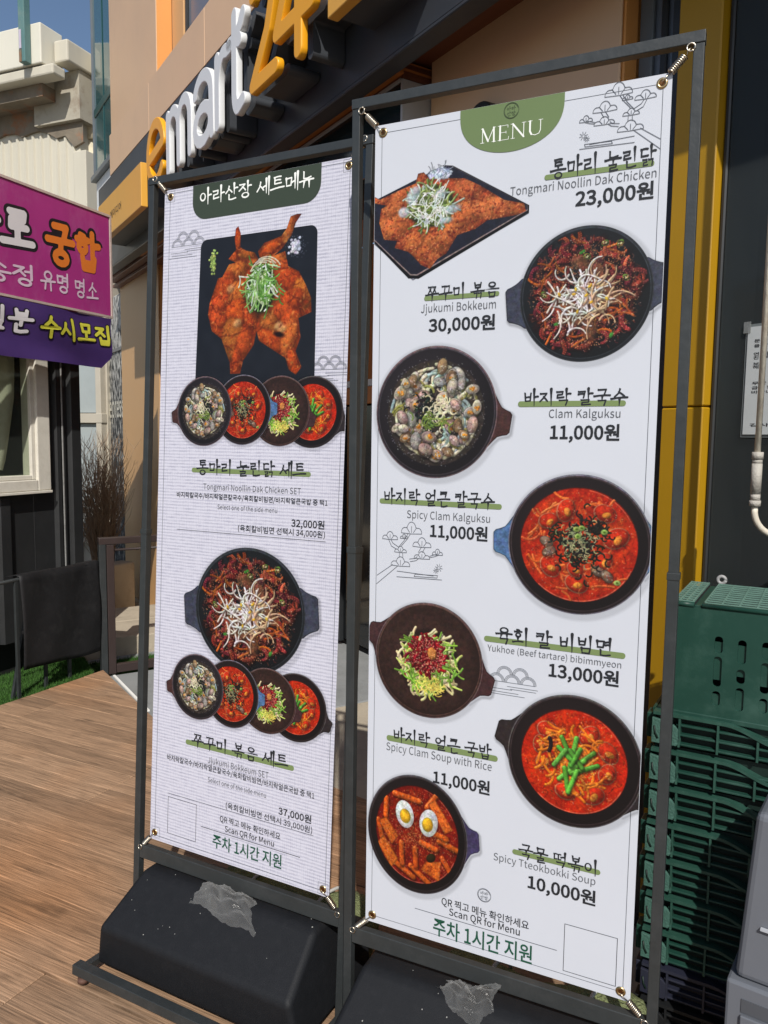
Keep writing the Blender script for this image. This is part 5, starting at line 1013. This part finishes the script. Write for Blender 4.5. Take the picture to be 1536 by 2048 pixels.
RT = [
      ("MENU",0.2376,1.7213,0.3648,1.7214,0.0305,"serif"),
      ("통마리 눌린닭",0.3813,1.6387,0.5790,1.6336,0.0402,"brush"),
      ("Tongmari Noollin Dak Chicken",0.3031,1.6142,0.5799,1.6131,0.0176,"light"),
      ("23,000원",0.4327,1.5801,0.5763,1.5771,0.0274,"bold"),
      ("쭈꾸미 볶음",0.1229,1.4200,0.2860,1.4205,0.0334,"brush"),
      ("Jjukumi Bokkeum",0.1142,1.3945,0.2794,1.3961,0.0183,"light"),
      ("30,000원",0.1322,1.3561,0.2785,1.3543,0.0265,"bold"),
      ("바지락 칼국수",0.3437,1.1994,0.5471,1.1981,0.0350,"brush"),
      ("Clam Kalguksu",0.3954,1.1733,0.5334,1.1744,0.0175,"light"),
      ("11,000원",0.3989,1.1317,0.5333,1.1324,0.0273,"bold"),
      ("바지락 얼큰 칼국수",0.0333,0.9845,0.2890,0.9866,0.0365,"brush"),
      ("Spicy Clam Kalguksu",0.0897,0.9554,0.2790,0.9568,0.0182,"light"),
      ("11,000원",0.1448,0.9183,0.2746,0.9186,0.0267,"bold"),
      ("육회 칼 비빔면",0.2971,0.7045,0.5348,0.7059,0.0393,"brush"),
      ("Yukhoe (Beef tartare) bibimmyeon",0.2812,0.6841,0.5548,0.6845,0.0145,"light"),
      ("13,000원",0.4125,0.6482,0.5515,0.6486,0.0276,"bold"),
      ("바지락 얼큰 국밥",0.0654,0.4501,0.2967,0.4445,0.0362,"brush"),
      ("Spicy Clam Soup with Rice",0.0482,0.4245,0.2974,0.4224,0.0194,"light"),
      ("11,000원",0.1636,0.3707,0.2944,0.3705,0.0271,"bold"),
      ("국물 떡볶이",0.3609,0.2488,0.5237,0.2490,0.0346,"brush"),
      ("Spicy Tteokbokki Soup",0.3073,0.2283,0.5225,0.2272,0.0175,"light"),
      ("10,000원",0.3835,0.1867,0.5242,0.1846,0.0282,"bold"),
      ("QR 찍고 메뉴 확인하세요",0.1901,0.0919,0.3887,0.0938,0.0183,"medium"),
      ("Scan QR for Menu",0.2085,0.0724,0.3697,0.0733,0.0161,"medium"),
      ("주차 1시간 지원",0.1712,0.0136,0.3976,0.0196,0.0393,"green"),
     ]
LT = [
      ("아라산장 세트메뉴",0.1259,1.7575,0.4881,1.7554,0.0491,"brushw"),
      ("통마리 눌린닭 세트",0.1372,1.0433,0.4929,1.0440,0.0442,"brush"),
      ("Tongmari Noollin Dak Chicken SET",0.1632,1.0020,0.4778,1.0046,0.0169,"light"),
      ("바지락칼국수/바지락얼큰칼국수/육회칼비빔면/바지락얼큰국밥 중 택1",0.0698,0.9798,0.5574,0.9777,0.0143,"medium"),
      ("Select one of the side menu",0.2133,0.9516,0.4074,0.9537,0.0130,"light"),
      ("32,000원",0.4519,0.9215,0.5507,0.9206,0.0187,"bold2"),
      ("(육회칼비빔면 선택시 34,000원)",0.2840,0.8994,0.5530,0.8984,0.0165,"medium"),
      ("쭈꾸미 볶음 세트",0.1443,0.2964,0.4667,0.2988,0.0421,"brush"),
      ("Jjukumi Bokkeum SET",0.2035,0.2613,0.4056,0.2620,0.0184,"light"),
      ("바지락칼국수/바지락얼큰칼국수/육회칼비빔면/바지락얼큰국밥 중 택1",0.0575,0.2439,0.5474,0.2383,0.0158,"medium"),
      ("Select one of the side menu",0.2053,0.2101,0.3995,0.2088,0.0145,"light"),
      ("37,000원",0.4401,0.1764,0.5407,0.1765,0.0189,"bold2"),
      ("(육회칼비빔면 선택시 39,000원)",0.2690,0.1510,0.5445,0.1522,0.0167,"medium"),
      ("QR 찍고 메뉴 확인하세요",0.2501,0.1105,0.4486,0.1114,0.0170,"medium"),
      ("Scan QR for Menu",0.2679,0.0865,0.4292,0.0873,0.0157,"medium"),
      ("주차 1시간 지원",0.2271,0.0348,0.4546,0.0331,0.0353,"green"),
     ]
RD = [
      ("stir",0.4567,1.4102,0.1277,0.1297,[-172.8, 6.0]),
      ("clam",0.1501,1.1847,0.1382,0.1416,[-9.7]),
      ("spicy",0.4611,0.9221,0.1417,0.1386,[-179.7, 1.1]),
      ("tartare",0.1447,0.6434,0.1269,0.1302,[158.3, -13.6]),
      ("soup",0.4682,0.4776,0.1365,0.1396,[166.1, -18.5]),
      ("ricecake",0.1256,0.2399,0.1218,0.1395,[6.6]),
     ]
LD = [
      ("soup",0.5027,1.2081,0.0677,0.0890,[2.4]),
      ("tartare",0.4060,1.2114,0.0763,0.0891,[]),
      ("spicy",0.2875,1.2150,0.0723,0.0909,[-0.4]),
      ("clam",0.1583,1.2122,0.0931,0.0929,[176.2]),
      ("stir",0.3252,0.6900,0.1781,0.1657,[-176.7, -6.4]),
      ("soup",0.4845,0.4618,0.0673,0.0876,[-0.7]),
      ("tartare",0.3936,0.4639,0.0710,0.0856,[]),
      ("spicy",0.2763,0.4627,0.0765,0.0906,[-7.3]),
      ("clam",0.1596,0.4631,0.0893,0.0895,[176.9]),
     ]
LPOS = (-.6565, 2.106, .3118, -.4843, .0535); RPOS = (-.032, 1.7187, .3271, -.4467, .0049)
stand('banner_stand', *LPOS, 'left and farther black steel stand, holding the woven-look set menu banner')
stand('banner_stand', *RPOS, 'right and nearer black steel stand, holding the plain white menu banner')
def banner(name, pos, Hh, m, label, grom):
    e = empty(name, pos[:3], pos[3], -pos[4]); tag(e, label, 'banner', 'printed menu banners')
    sheet = M(); NX, NZ = 24, 48
    for i in range(NX+1):
        for k in range(NZ+1):
            u, v = .6*i/NX, Hh*k/NZ; sheet.v.append((u, .0009*(1-math.cos(6.28*v/Hh*2))*math.sin(3.14*i/NX)*.15, v))
    sheet.f = [(i*(NZ+1)+k, (i+1)*(NZ+1)+k, (i+1)*(NZ+1)+k+1, i*(NZ+1)+k+1) for i in range(NX) for k in range(NZ)]; sheet.sm = [True]*len(sheet.f)
    sheet.build('vinyl_sheet', m, e, recalc=False)
    cor = [(-.030, Hh+.034), (.63, Hh+.034), (-.03, -.03), (.63, -.03)]
    for (u, v), c in zip(grom, cor): grommet(u, v, e); coil((c[0], -.002, c[1]), (u, -.003, v), e)
    return e
# right banner
br = banner('menu_banner', RPOS, 1.794, mVinyl, 'white vinyl menu banner with green MENU tab, nearest the camera', [(.0188, 1.778), (.5827, 1.778), (.0178, .0175), (.5808, .0175)])
frame_line(br, [(.0163, 1.777), (.195, 1.777)], .0012); frame_line(br, [(.405, 1.777), (.5847, 1.777), (.5847, .0165), (.0156, .0165), (.0163, 1.777)], .0012)
P = [(.1934, 1.7935)]+[(.2995+.1062*math.cos(t), 1.782-.0835*abs(math.sin(t))**.82) for t in np.linspace(math.pi, 2*math.pi, 31)]+[(.4057, 1.7935)]; shape(br, 'title_tab', P, .0008, mGreenTab)
seal(br, .3005, 1.7765, .0152, .0012, mat('seal_olive', (.045, .065, .03), .5)); seal(br, .2885, .1412, .0150, .0010, mInkLine)
for u0, v0, u1, h in ((.3755, 1.639, .5709, .0100), (.1251, 1.4239, .2817, .0093), (.3364, 1.2007, .5378, .0110), (.0275, .990, .2986, .0112), (.2782, .7094, .5566, .0119), (.0541, .4517, .3044, .0129), (.353, .2565, .5264, .0111)): pill(br, u0, v0, u1, v0, h, .0009, mGreenHi)
pine(br, lambda u, v: (u, v)); FS = .97
pine(br, lambda u, v: (.0179+(.5846-u)*1.06, .803+(v-1.6627)*1.10)); waves(br, .3365, .622, .078)
quadpic(br, 'plate', .1705+.001, 1.5755, .1708, .0005)
for kd, u, v, rx, rz, hs in RD: dish(br, kd, u, v, rx, (rx+rz)/2 if kd != 'ricecake' else .1372, hs, .0005)
write(br, RT); frame_line(br, [(.1259, .0645), (.4486, .0640)], .0016)
frame_line(br, [(.464, .1275), (.5702, .1275), (.5702, .0248), (.464, .0248), (.464, .1275)], .0011, mInk)
# left banner
bl = banner('set_menu_banner', LPOS, 1.814, mWeave, 'woven-look white set menu banner with dark green tab, the left one', [(.0215, 1.7955), (.585, 1.7955), (.0175, .0215), (.5815, .0175)])
frame_line(bl, [(.102, 1.804), (.0204, 1.804), (.0180, .0135), (.5878, .0135), (.5892, 1.804), (.508, 1.804)], .0013)
for u, v in ((.0215, 1.7955), (.585, 1.7955), (.0205, .0225), (.5815, .0185)): frame_line(bl, [(u-.0145, v-.0145), (u+.0145, v-.0145), (u+.0145, v+.0145), (u-.0145, v+.0145), (u-.0145, v-.0145)], .0009)
a0, a1, t0_, b0, rad = .1011, .5082, 1.8135, 1.7215, .047
P = [(a0, t0_)]+[(a0+rad-rad*math.cos(t), b0+rad-rad*math.sin(t)) for t in np.linspace(0, math.pi/2, 9)]+[(a1-rad+rad*math.sin(t), b0+rad-rad*math.cos(t)) for t in np.linspace(0, math.pi/2, 9)]+[(a1, t0_)]
shape(bl, 'title_tab', P, .0008, mDarkTab)
for u0, v0, u1, h in ((.1263, 1.0534, .5001, .0124), (.1297, .3042, .4773, .0138)): pill(bl, u0, v0, u1, v0, h, .0007, mGreenHi)
waves(bl, .088, 1.659, .088); waves(bl, .548, 1.312, .078)
quadpic(bl, 'chicken', .3145, 1.4965, .2075, .00042)
for i, (kd, u, v, rx, rz, hs) in enumerate(LD): dish(bl, kd, u, v, rx if rx > .09 else .0905, rz, hs, .0005+.00007*i)
write(bl, LT)
for a, b, c in ((.073, .889, .5548), (.0626, .1458, .5479), (.1854, .080, .5097)): frame_line(bl, [(a, b), (c, b)], .0010 if c > .52 else .0015, mInk)
frame_line(bl, [(.0650, .1358), (.1672, .1358), (.1672, .032), (.0650, .032), (.0650, .1358)], .0011, mInk)
# weights: rubber covered blocks lying on the stand bases
def weight(name, pos, label):
    e = empty(name, (pos[0], pos[1], 0), pos[3]); tag(e, label, 'weight block', 'black rubber weights on the stand bases')
    prof = [(-.176, .032), (-.184, .150), (-.040, .243), (.045, .243), (.190, .150), (.182, .032)]; rows_ = ((-.028, .0), (.0, .0), (.60, .0), (.628, .0)); V = []
    secs = []
    for x, sc_ in ((-.022, 0), (.030, 1), (.575, 1), (.622, 0)):
        secs.append([(x if z > .1 or sc_ == 1 else x, y_*(1 if z < .2 or sc_ else .9), z) for y_, z in prof])
    # ends: bottom at the outer x, ridge set in
    L0 = [(-.030+.24*max(0, z-.05)*.9, y_, z) for y_, z in prof]; L1 = [(.628-.24*max(0, z-.05)*.9, y_, z) for y_, z in prof]
    m_ = M(); n = len(prof); m_.add(L0+L1, [tuple(range(n))[::-1], tuple(range(n, 2*n))]+[(i, (i+1) % n, n+(i+1) % n, n+i) for i in range(n)])
    o = m_.build('weight_cover', mWeight, e, .016, 4)
    for p_ in o.data.polygons: p_.use_smooth = True
    o.modifiers.new('w', 'WEIGHTED_NORMAL'); ds = M(); rg_ = random.Random(len(label))
    for i in range(16):
        x = rg_.uniform(.03, .58); y_ = rg_.uniform(-.17, .0); z = .150+(y_+.184)/.144*.093+.0005 if y_ < -.04 else .2436; z = min(z, .2436); r = rg_.uniform(.0004, .0012); ds.box(x-r, x+r, y_-r, y_+r, z-.0008, z+r*.6)
    tag(ds.build('grit', mat('pale_grit', (.4, .4, .37), .7), e), kind='stuff'); return e
weight('weight_block', LPOS, 'black rubber weight block on the base of the left stand, mostly in view')
weight('weight_block', RPOS, 'black rubber weight block on the base of the right stand, cut by the bottom edge')
# crumpled clear plastic bags
def plastic(pos, loc, seed, label, pts, lift=0):
    e = empty('plastic_bag', (pos[0], pos[1], 0), pos[3]); rg_ = np.random.RandomState(seed); n = 26; m_ = M(); P = np.array(pts, float)
    def surf(y_): return .243 if y_ > -.04 else .150+(y_+.184)/.144*.093
    for i in range(n):
        for k in range(n):
            u, v = i/(n-1), k/(n-1); c = (P[0]*(1-u)*(1-v)+P[1]*u*(1-v)+P[2]*u*v+P[3]*(1-u)*v); c = c+rg_.normal(0, .0006, 2)+np.array([.008*math.sin(v*7+seed), .006*math.sin(u*9)])
            z = surf(min(c[1], .03))+.004+.011*abs(math.sin(u*8+seed+v*5))*math.sin(3.1*v)+.009*abs(math.sin(v*11-u*6+seed))*math.sin(3.1*u)+.012*math.sin(3.1*u)*math.sin(3.1*v)+abs(rg_.normal(0, .0022))+lift*max(0, u+v-1.15)**1.2; m_.v.append((c[0]+.004*math.sin(v*17), c[1], z))
    m_.f = [(i*n+k, (i+1)*n+k, (i+1)*n+k+1, i*n+k+1) for i in range(n-1) for k in range(n-1)]; m_.sm = [True]*len(m_.f)
    mm = bpy.data.materials.get('clear_plastic')
    if not mm:
        mm = mat('clear_plastic', (.50, .50, .48), .12, .8, var=.05, bump=.35, bscale=60); n_, l, p = nodes(mm); mx_ = n_.new('ShaderNodeMixShader'); tb2 = n_.new('ShaderNodeBsdfTransparent'); lw = n_.new('ShaderNodeLayerWeight'); lw.inputs[0].default_value = .35
        mr_ = n_.new('ShaderNodeMapRange'); mr_.inputs[3].default_value = .07; mr_.inputs[4].default_value = .6; l.new(lw.outputs['Facing'], mr_.inputs[0]); l.new(mr_.outputs[0], mx_.inputs[0]); l.new(tb2.outputs[0], mx_.inputs[1]); l.new(p.outputs[0], mx_.inputs[2]); l.new(mx_.outputs[0], n_['Material Output'].inputs[0])
    m_.build('film', mm, e, recalc=False); tag(e, label, 'plastic bag')
plastic(LPOS, 0, 1, 'crumpled clear plastic bag lying on the left weight block', [(.205, -.078), (.432, -.098), (.385, -.022), (.250, -.006)], 0)
plastic(RPOS, 0, 5, 'crumpled clear plastic bag lying on the right weight block', [(.200, -.040), (.300, -.090), (.350, -.030), (.225, -.008)], .055)
# green mesh tarp rolls lying behind the stands
mTarp = mat('green_mesh_tarp', (.19, .22, .10), .7, .3, var=.25, scale=8, bump=1., bscale=160, dirt=.4, dcol=(.34, .36, .22), dscale=40)
def tarp(pos, x0, x1, y_, z, r, seed, label):
    e = empty('tarp_roll', (pos[0], pos[1], 0), pos[3]); tag(e, label, 'tarp roll'); rg_ = random.Random(seed); m_ = M(); NS, NR = 40, 22
    for i in range(NS):
        t = i/(NS-1); rr = r*(.9+.1*math.sin(t*9))*(1 if .03 < t < .97 else .8)
        for k in range(NR): a = 6.2832*k/NR; q = rr*(1+.10*math.sin(a*3+t*6)+.05*math.sin(a*7-t*20))+rg_.uniform(-.002, .002); m_.v.append((x0+(x1-x0)*t, y_+q*math.cos(a)*1.15, max(.004, z+q*math.sin(a))))
    m_.f = [(i*NR+k, i*NR+(k+1) % NR, (i+1)*NR+(k+1) % NR, (i+1)*NR+k) for i in range(NS-1) for k in range(NR)]+[tuple(range(NR)), tuple((NS-1)*NR+k for k in range(NR))]; m_.sm = [True]*len(m_.f); m_.build('mesh_cloth', mTarp, e)
    for t in (.3, .75):
        xx = x0+(x1-x0)*t; s_ = M(); s_.tube([(xx+.01*math.sin(a*2), y_+r*1.3*math.cos(a), max(.006, z+r*1.15*math.sin(a))) for a in np.linspace(0, 6.28, 21)], .005, 6); s_.build('strap', mat('white_strap', (.5, .5, .48), .6), e)
tarp(LPOS, .10, .60, .20, .085, .085, 3, 'rolled green mesh tarp lying behind the left stand')
tarp(RPOS, .12, .63, .16, .10, .09, 9, 'rolled green mesh tarp lying behind the right stand')

# ================================================================ GREEN CRATES AND GREY BIN
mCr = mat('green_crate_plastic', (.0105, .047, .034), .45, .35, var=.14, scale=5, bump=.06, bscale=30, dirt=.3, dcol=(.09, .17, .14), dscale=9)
mCrE = mat('green_crate_lit_edge', (.019, .064, .047), .45, .4, var=.2, scale=25, dirt=.3, dcol=(.07, .15, .12), dscale=30)  # lighter copy of the crate plastic, edge highlights put into the colour
mCrD = mat('green_crate_shade', (.004, .015, .011), .55, .4, var=.1)  # near black copy, shade inside the crate openings put into the colour
CX, CY, CYAW, CW, CD = .622, 1.715, -.52, .44, .31
def crate(kind, z0, mA, label, dx=0.):
    e = empty('nesting_crate', (CX+dx, CY, z0), CYAW); tag(e, label, 'crate', 'crates stacked beside the right banner stand'); P = .087
    M().box(.004, CW-.004, .022, CD, .004, P-.008).build('dark_backing', mCrD if mA is mCr else mA, e)
    m_ = M(); N = 40; prof = []                                   # rim with a dip
    for i in range(N+1): x = CW*i/N; d_ = .5-.5*math.cos(min(1, max(0, (x-.15)/.11))*math.pi); prof.append((x, P-.012-.030*d_))
    m_.v = []; 
    for x, z in prof: m_.v += [(x, -.004, z), (x, .024, z), (x, .024, z-.007), (x, -.004, z-.007)]
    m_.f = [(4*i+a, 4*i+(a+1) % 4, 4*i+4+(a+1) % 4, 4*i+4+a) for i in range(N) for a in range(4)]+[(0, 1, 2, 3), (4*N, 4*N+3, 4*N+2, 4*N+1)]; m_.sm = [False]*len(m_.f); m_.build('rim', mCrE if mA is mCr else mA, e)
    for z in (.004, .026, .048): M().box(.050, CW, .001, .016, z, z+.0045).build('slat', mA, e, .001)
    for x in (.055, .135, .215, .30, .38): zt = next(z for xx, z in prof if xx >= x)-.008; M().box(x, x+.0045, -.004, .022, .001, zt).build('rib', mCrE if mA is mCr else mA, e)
    hp = M(); hp.prism([(-.002, .002), (.052, .002), (.060, .018), (.056, .040), (.044, .050), (.030, .048), (.026, .056), (-.002, .060)], -.004, .004, lambda x, z, y_: (x, y_, z)); hp.build('corner_plate', mat('worn_green', (.045, .11, .088), .55, var=.25, scale=60, bump=.3, bscale=200) if mA is mCr else mA, e, .001)
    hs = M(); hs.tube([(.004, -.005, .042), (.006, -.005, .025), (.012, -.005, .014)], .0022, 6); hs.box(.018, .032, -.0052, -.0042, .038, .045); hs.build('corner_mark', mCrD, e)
    M().box(-.018, -.002, .02, .06, .004, .062).build('side_lug', mA, e, .002); M().box(-.006, .0, .024, CD, .004, P-.012).build('side_wall', mA, e); M().box(CW-.006, CW, .024, CD, .004, P-.012).build('side_wall', mA, e)
    return e
PITCH_ = .087; Z7 = .247
names = ['topmost of the green nested crates, right under the tall crate', 'second green nested crate below the tall crate', 'third green nested crate below the tall crate', 'fourth green nested crate below the tall crate', 'fifth green nested crate below the tall crate', 'sixth green nested crate below the tall crate', 'lowest green nested crate, resting on the navy crate']
proto = crate(0, Z7+6*PITCH_, mCr, names[0]); rj = random.Random(3)
for i in range(1, 7):
    c_ = copy_tree(proto); c_['label'] = names[i]; c_.matrix_world = Matrix.Translation((CX+rj.uniform(-.003, .003), CY+rj.uniform(-.003, .003), Z7+(6-i)*PITCH_)) @ Matrix.Rotation(CYAW+rj.uniform(-.006, .006), 4, 'Z')
nv = mat('navy_crate_plastic', (.018, .020, .035), .45, .45, var=.1)
crate(1, Z7-PITCH_-.001, nv, 'dark navy nested crate under the green ones'); crate(1, Z7-2*PITCH_-.002, mat('black_crate_plastic', (.010, .011, .012), .5), 'black nested crate near the bottom of the crate stack')
e = empty('nesting_crate', (CX, CY, -.1345), CYAW); tag(e, 'black base crate standing on the ground below the crate stack', 'crate', 'crates stacked beside the right banner stand'); M().box(0, CW, 0, CD, 0, .20).build('box', mat('black_crate_plastic', (1, 1, 1)), e, .004); M().box(-.005, CW+.005, -.005, .0, .17, .2).build('rim', mat('black_crate_plastic', (1, 1, 1)), e)
# tall crate, turned upside down, with slotted front and grid floor on top
ZT = Z7+7*PITCH_-.004; TH = .252
tc_ = empty('tall_crate', (CX+.030, CY-.004, ZT), CYAW); tag(tc_, 'tall green crate turned upside down on top of the stack, slots in its front', 'crate')
TW, TD = .40, .27
def rrect(x0, x1, z0, z1, r, rev=False):
    P = []
    for cx, cz, a0 in ((x1-r, z1-r, 0), (x0+r, z1-r, 90), (x0+r, z0+r, 180), (x1-r, z0+r, 270)): P += [(cx+r*math.cos(R(a0+90*i/5)), cz+r*math.sin(R(a0+90*i/5))) for i in range(6)]
    return P[::-1] if rev else P
loops = [[(0, 0), (TW, 0), (TW, TH-.012), (0, TH-.012)]]; slots = []
for c0, sl in ((.100, ((.144, .178), (.069, .133), (.026, .055))), (.147, ((.127, .176), (.083, .111), (.022, .070))), (.194, ((.144, .178), (.069, .133), (.026, .055))), (.262, ((.127, .176), (.083, .111), (.022, .070))), (.309, ((.144, .178), (.069, .133), (.026, .055))), (.356, ((.127, .176), (.083, .111), (.022, .070)))):
    for z0, z1 in sl: L = rrect(c0-.0085, c0+.0085, z0-.002, z1+.002, .008, True); loops.append(L); slots.append((c0, z0, z1))
me = loops_mesh(loops, .003, 0); k = len(me.vertices); co = np.empty(k*3); me.vertices.foreach_get('co', co); co = co.reshape(-1, 3); me.vertices.foreach_set('co', np.stack([co[:, 0], -co[:, 2], co[:, 1]], 1).ravel()); me.materials.append(mCr); me.update()
bm = bmesh.new(); bm.from_mesh(me); bmesh.ops.recalc_face_normals(bm, faces=bm.faces); bm.to_mesh(me); bm.free()
o = bpy.data.objects.new('front_panel', me); COL.objects.link(o); o.parent = tc_
for i, (c0, z0, z1) in enumerate(slots):
    a, b = ((z0-.002, z1-.012), (z0+.012, z1+.002), (z0-.002, z1-.006))[i % 3]; M().box(c0-.0084, c0+.0084, .0035, .007, a, b).build('slot_liner', mCr, tc_)
M().box(0, .006, .004, TD, 0, TH-.012).build('side_panel', mCr, tc_); M().box(TW-.006, TW, .004, TD, 0, TH-.012).build('side_panel', mCr, tc_); M().box(0, TW, TD-.005, TD, 0, TH-.012).build('back_panel', mCr, tc_); M().box(.007, TW-.007, .05, .06, .0, TH-.02).build('dark_backing', mDark, tc_)  # the black sheet behind the slots paints in the shade inside the crate
rm = M(); rm.tube([(0, -.001, TH-.008), (.046, -.001, TH-.008)], .006, 8); rm.tube([(.062, -.001, TH-.008), (TW, -.001, TH-.008)], .006, 8); rm.build('rim', mCr, tc_)
M().box(.0, TW, -.005, .012, -.012, .0).build('rim', mCr, tc_, .002)
gr = M(); zt = TH-.001
for i in range(11): y_ = .008+i*(TD-.012)/10; gr.box(.002, .044, y_-.0017, y_+.0017, zt-.003, zt); gr.box(.066, TW-.002, y_-.0017, y_+.0017, zt-.003, zt)
for x in (.003, .015, .029, .043, .067, .102, .137, .172, .207, .242, .277, .312, .347, .396): gr.box(x-.0018, x+.0018, .008, TD-.004, zt-.0035, zt+.0006)
gr.build('grid_floor', mat('pale_worn_green', (.12, .22, .18), .5, var=.2, scale=30), tc_); M().box(.046, .064, .0, TD, zt-.014, zt-.008).build('channel', mCr, tc_, .001); M().box(.002, TW-.002, .008, TD-.004, zt-.014, zt-.010).build('grid_shade_sheet', mDark, tc_)  # the dark sheet under the grid paints in the shade between its bars
tg = M(); tg.tube([(.07+.009*math.cos(t), TD+.01, zt+.008+.009*math.sin(t)) for t in np.linspace(0, 6.28, 16)], .0045, 6); o = tg.build('white_ring', mat('dull_white', (.30, .30, .30), .4)); o.matrix_world = tc_.matrix_world.copy(); tag(o, 'small dull white plastic ring behind the top of the tall green crate', 'ring')
# grey plastic container at the right edge
mGy = mat('grey_plastic', (.125, .135, .155), .45, .45, var=.05, scale=3, bump=.05, bscale=20, dirt=.15, dcol=(.14, .14, .15), dscale=8)
gb = empty('grey_container', (.698, 1.455, -.1345), -.62); tag(gb, 'grey plastic container with orange buttons at the lower right edge', 'container')
b0 = M(); b0.box(0, .30, 0, .17, .12, .520); b0.build('lower_box', mGy, gb, .006)
M().box(.03, .26, -.002, .004, .462, .490).build('grip_shade_strip', mat('grey_recess_shade', (.07, .075, .085), .6), gb); M().box(.03, .26, -.008, -.001, .432, .458).build('grip_bar', mGy, gb, .002); M().box(.062, .082, -.0095, -.0075, .447, .452).build('slot_shade_strip', mDark, gb)  # recess and slot are flat strips, their shade put into the colour
tp_ = M(); tp_.add([(.012, .012, .5205), (.29, .012, .5205), (.29, .16, .5205), (.012, .16, .5205), (.034, .016, .87), (.28, .02, .87), (.28, .15, .87), (.034, .15, .87)], [(0, 3, 2, 1), (4, 5, 6, 7), (0, 1, 5, 4), (1, 2, 6, 5), (2, 3, 7, 6), (3, 0, 4, 7)]); tp_.build('upper_tub', mGy, gb, .014, 3)
M().box(.055, .11, .004, .012, .640, .644).build('moulded_line', mat('grey_light_line', (.4, .42, .45), .4), gb)
mOr = mat('orange_plastic', (.75, .28, .03), .4, .5)
d1 = M(); d1.tube([(.068, -.004, .385), (.068, .001, .385)], .0085, 16); d1.build('button', mOr, gb); d1 = M(); d1.tube([(.068, -.002, .385), (.068, .0005, .385)], .0115, 16); d1.build('button_ring', mGy, gb)
M().tube([(.010, -.006, .398), (.022, -.012, .372), (.030, -.012, .352)], .010, 10, .006).build('latch', mOr, gb)
M().box(.01, .28, .01, .16, .0, .12).build('foot', mDark, gb)
print('objects', len(bpy.data.objects), 'tris ~', sum(len(o.data.polygons) for o in bpy.data.objects if o.type == 'MESH'))
